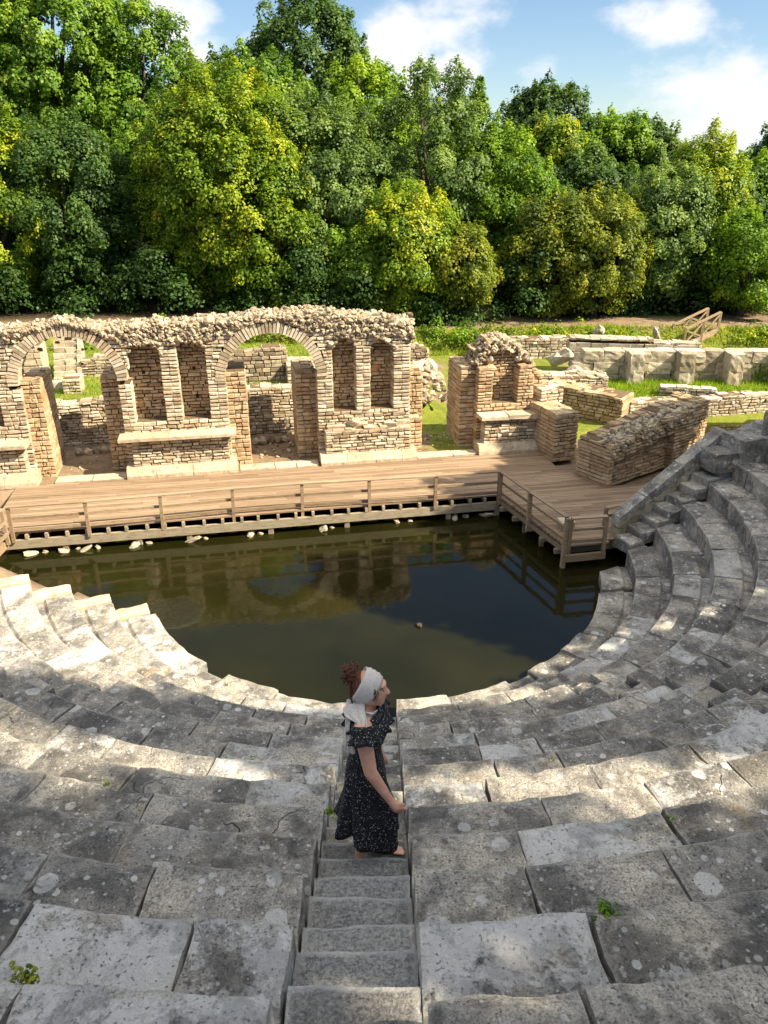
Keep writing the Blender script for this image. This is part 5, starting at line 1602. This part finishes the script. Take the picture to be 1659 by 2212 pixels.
# belt strap hanging at the back of the waist, thin tie on the front
# headscarf: wide band round the skull, knotted at the nape, tails over the shoulder
rows = []
for k in range(9):
    f = k / 8 - .5
    row = []
    for i in range(48):
        a = 2 * math.pi * i / 48
        # ring tilted back: from the hairline over the crown down to the nape
        ax = np.array([.90, 0, -.43]); u = np.array([.43, 0, .90]); v = np.array([0, 1, 0])
        rad = math.sqrt(max(.1, 1 - ((f + .12) * .9) ** 2))
        wr = 1 + .026 * math.sin(f * 24 + 2.2 * math.sin(a + .6)) + .012 * math.sin(f * 41 - 3 * a)
        p_ = np.array([hx - .022, 0, hz + .020]) + ax * f * .120 + rad * wr * (math.cos(a) * u * .122 + math.sin(a) * v * .090)
        row.append(p_)
    rows.append(row)
ring_cloth(rows, 48, 'headscarf', M['scarf'], .008)
def strip(name, path, width, side, seed):
    rows = []; n_ = 9
    P_ = [np.array(p, float) for p in path]; S_ = np.array(side, float)
    b = MB(); V = []; F = []
    m_ = 24
    for k in range(m_):
        f = k / (m_ - 1) * (len(P_) - 1); i = min(int(f), len(P_) - 2); g = f - i
        p = P_[i] * (1 - g) + P_[i + 1] * g
        for j in range(n_):
            u = j / (n_ - 1) - .5
            w_ = width * (.75 + .35 * math.sin(k * .22 + seed))
            V.append(p + S_ * u * w_ + np.array([0, -1, .35]) * (.011 * math.sin(j * 1.9 + k * .28 + seed) + .006 * math.sin(j * 3.3 + seed * 2)))
    for k in range(m_ - 1):
        for j in range(n_ - 1): F.append((k * n_ + j, k * n_ + j + 1, (k + 1) * n_ + j + 1, (k + 1) * n_ + j))
    me = bpy.data.meshes.new(name); me.from_pydata([tuple(v) for v in V], [], F); me.materials.append(M['scarf'])
    tmp = bpy.data.objects.new('tmp', me); COL.objects.link(tmp)
    for ty, kw in (('SUBSURF', dict(levels=1)), ('SOLIDIFY', dict(thickness=.006, offset=0))):
        md = tmp.modifiers.new(ty, ty)
        for a_, v_ in kw.items(): setattr(md, a_, v_)
    dg = bpy.context.evaluated_depsgraph_get(); me2 = bpy.data.meshes.new_from_object(tmp.evaluated_get(dg)); bpy.data.objects.remove(tmp)
    me2.name = name; me2.polygons.foreach_set('use_smooth', [True] * len(me2.polygons))
    o = bpy.data.objects.new(name, me2); COL.objects.link(o); o.parent = woman
strip('scarf_tail', [(-.07, -.06, 1.425), (-.055, -.115, 1.395), (-.01, -.175, 1.388), (.02, -.225, 1.345), (.03, -.255, 1.28)], .135, (.86, .1, .3), 1.0)
strip('scarf_tail', [(-.085, -.03, 1.43), (-.10, -.09, 1.37), (-.10, -.15, 1.31), (-.085, -.19, 1.22), (-.08, -.20, 1.15)], .075, (.9, -.2, .1), 2.3)
strip('scarf_tail', [(-.06, -.06, 1.405), (.0, -.105, 1.395), (.05, -.10, 1.375), (.075, -.04, 1.36)], .05, (.2, -.3, .8), 4.0)
# hair: high curly bun behind the band, loose curls falling down the nape
B = Blob()
B.ell((hx - .062, 0, hz + .040), (.072, .074, .086))
bun = np.array([hx - .118, 0, hz + .112]); B.ell(bun, (.048, .052, .052))
B.build('hair', M['hair'], woman, .006, 2)
rg = np.random.default_rng(8); off = np.array([WX, WY, WZ])
b = MB()
def curl(p0, d, L, amp, r0):
    a = rg.normal(0, 1, 3); a -= d * (a @ d); a /= np.linalg.norm(a); c2 = np.cross(d, a); ph = rg.uniform(0, 6.28); tw = rg.uniform(5, 9)
    pts = []
    for k in range(11):
        f = k / 10
        pts.append(p0 + d * L * f + amp * (math.cos(ph + tw * f) * a + math.sin(ph + tw * f) * c2) * (.4 + .6 * f) + off)
    b.tube(pts, [r0 * (1 - .55 * k / 10) for k in range(11)], 5)
for i in range(120):                                   # curls wound round the bun
    d = rg.normal(0, 1, 3); d /= np.linalg.norm(d)
    if d[0] > .55: continue
    t_ = np.cross(d, rg.normal(0, 1, 3)); t_ /= np.linalg.norm(t_)
    curl(bun + d * .046 - t_ * .03, t_ * .9 + d * .25, rg.uniform(.05, .085), .012, .0055)
for i in range(70):                                    # swept up from the nape, some hanging loose
    a_ = rg.uniform(-1, 1); p0 = np.array([hx - .105 - .02 * (1 - a_ * a_), .062 * a_, hz + rg.uniform(.02, .09)])
    d = np.array([rg.uniform(.02, .5), .15 * a_, -1.0]); d /= np.linalg.norm(d)
    curl(p0 + np.array([-.008, 0, 0]), d, rg.uniform(.06, .15), .009, .005)
for i in range(26):                                    # flyaway strands
    d = rg.normal(0, 1, 3); d[2] = abs(d[2]); d /= np.linalg.norm(d)
    if d[0] > .5: continue
    curl(bun + d * .045, d, rg.uniform(.025, .045), .010, .0016)
for i in range(10):
    curl(np.array([hx + rg.uniform(.02, .06), -.080 + rg.uniform(-.004, .006), hz + rg.uniform(.02, .07)]), np.array([-.15, -.05, -1.0]), rg.uniform(.04, .08), .006, .0022)
b.build('hair_curls', M['hair'], woman, smooth=True)
# face details
for sy in (-1, 1):
    B = Blob(); B.ell((hx + .076, .033 * sy, hz + .018), (.0095, .014, .0065)); B.build('eye', M['eyew'], woman, .002, 1)
    B = Blob(); B.ell((hx + .084, .034 * sy, hz + .018), (.004, .006, .006)); B.limb([(hx + .084, .020 * sy, hz + .024), (hx + .073, .048 * sy, hz + .023)], [.0022, .0016], 6); B.build('iris_and_lashes', M['dark'], woman, .0016, 1)
    B = Blob(); B.limb([(hx + .090, .016 * sy, hz + .044), (hx + .084, .036 * sy, hz + .048), (hx + .068, .054 * sy, hz + .040)], [.0036, .0036, .002], 6); B.build('eyebrow', M['dark'], woman, .0018, 1)
B = Blob(); B.ell((hx + .0955, 0, hz - .0445), (.0085, .0195, .0052)); B.ell((hx + .0935, 0, hz - .055), (.0085, .0175, .0062)); B.build('lips', M['lip'], woman, .002, 2)
# dark strap bag cord hanging on her far side behind the hip
woman.rotation_euler = (0, 0, R(-6))
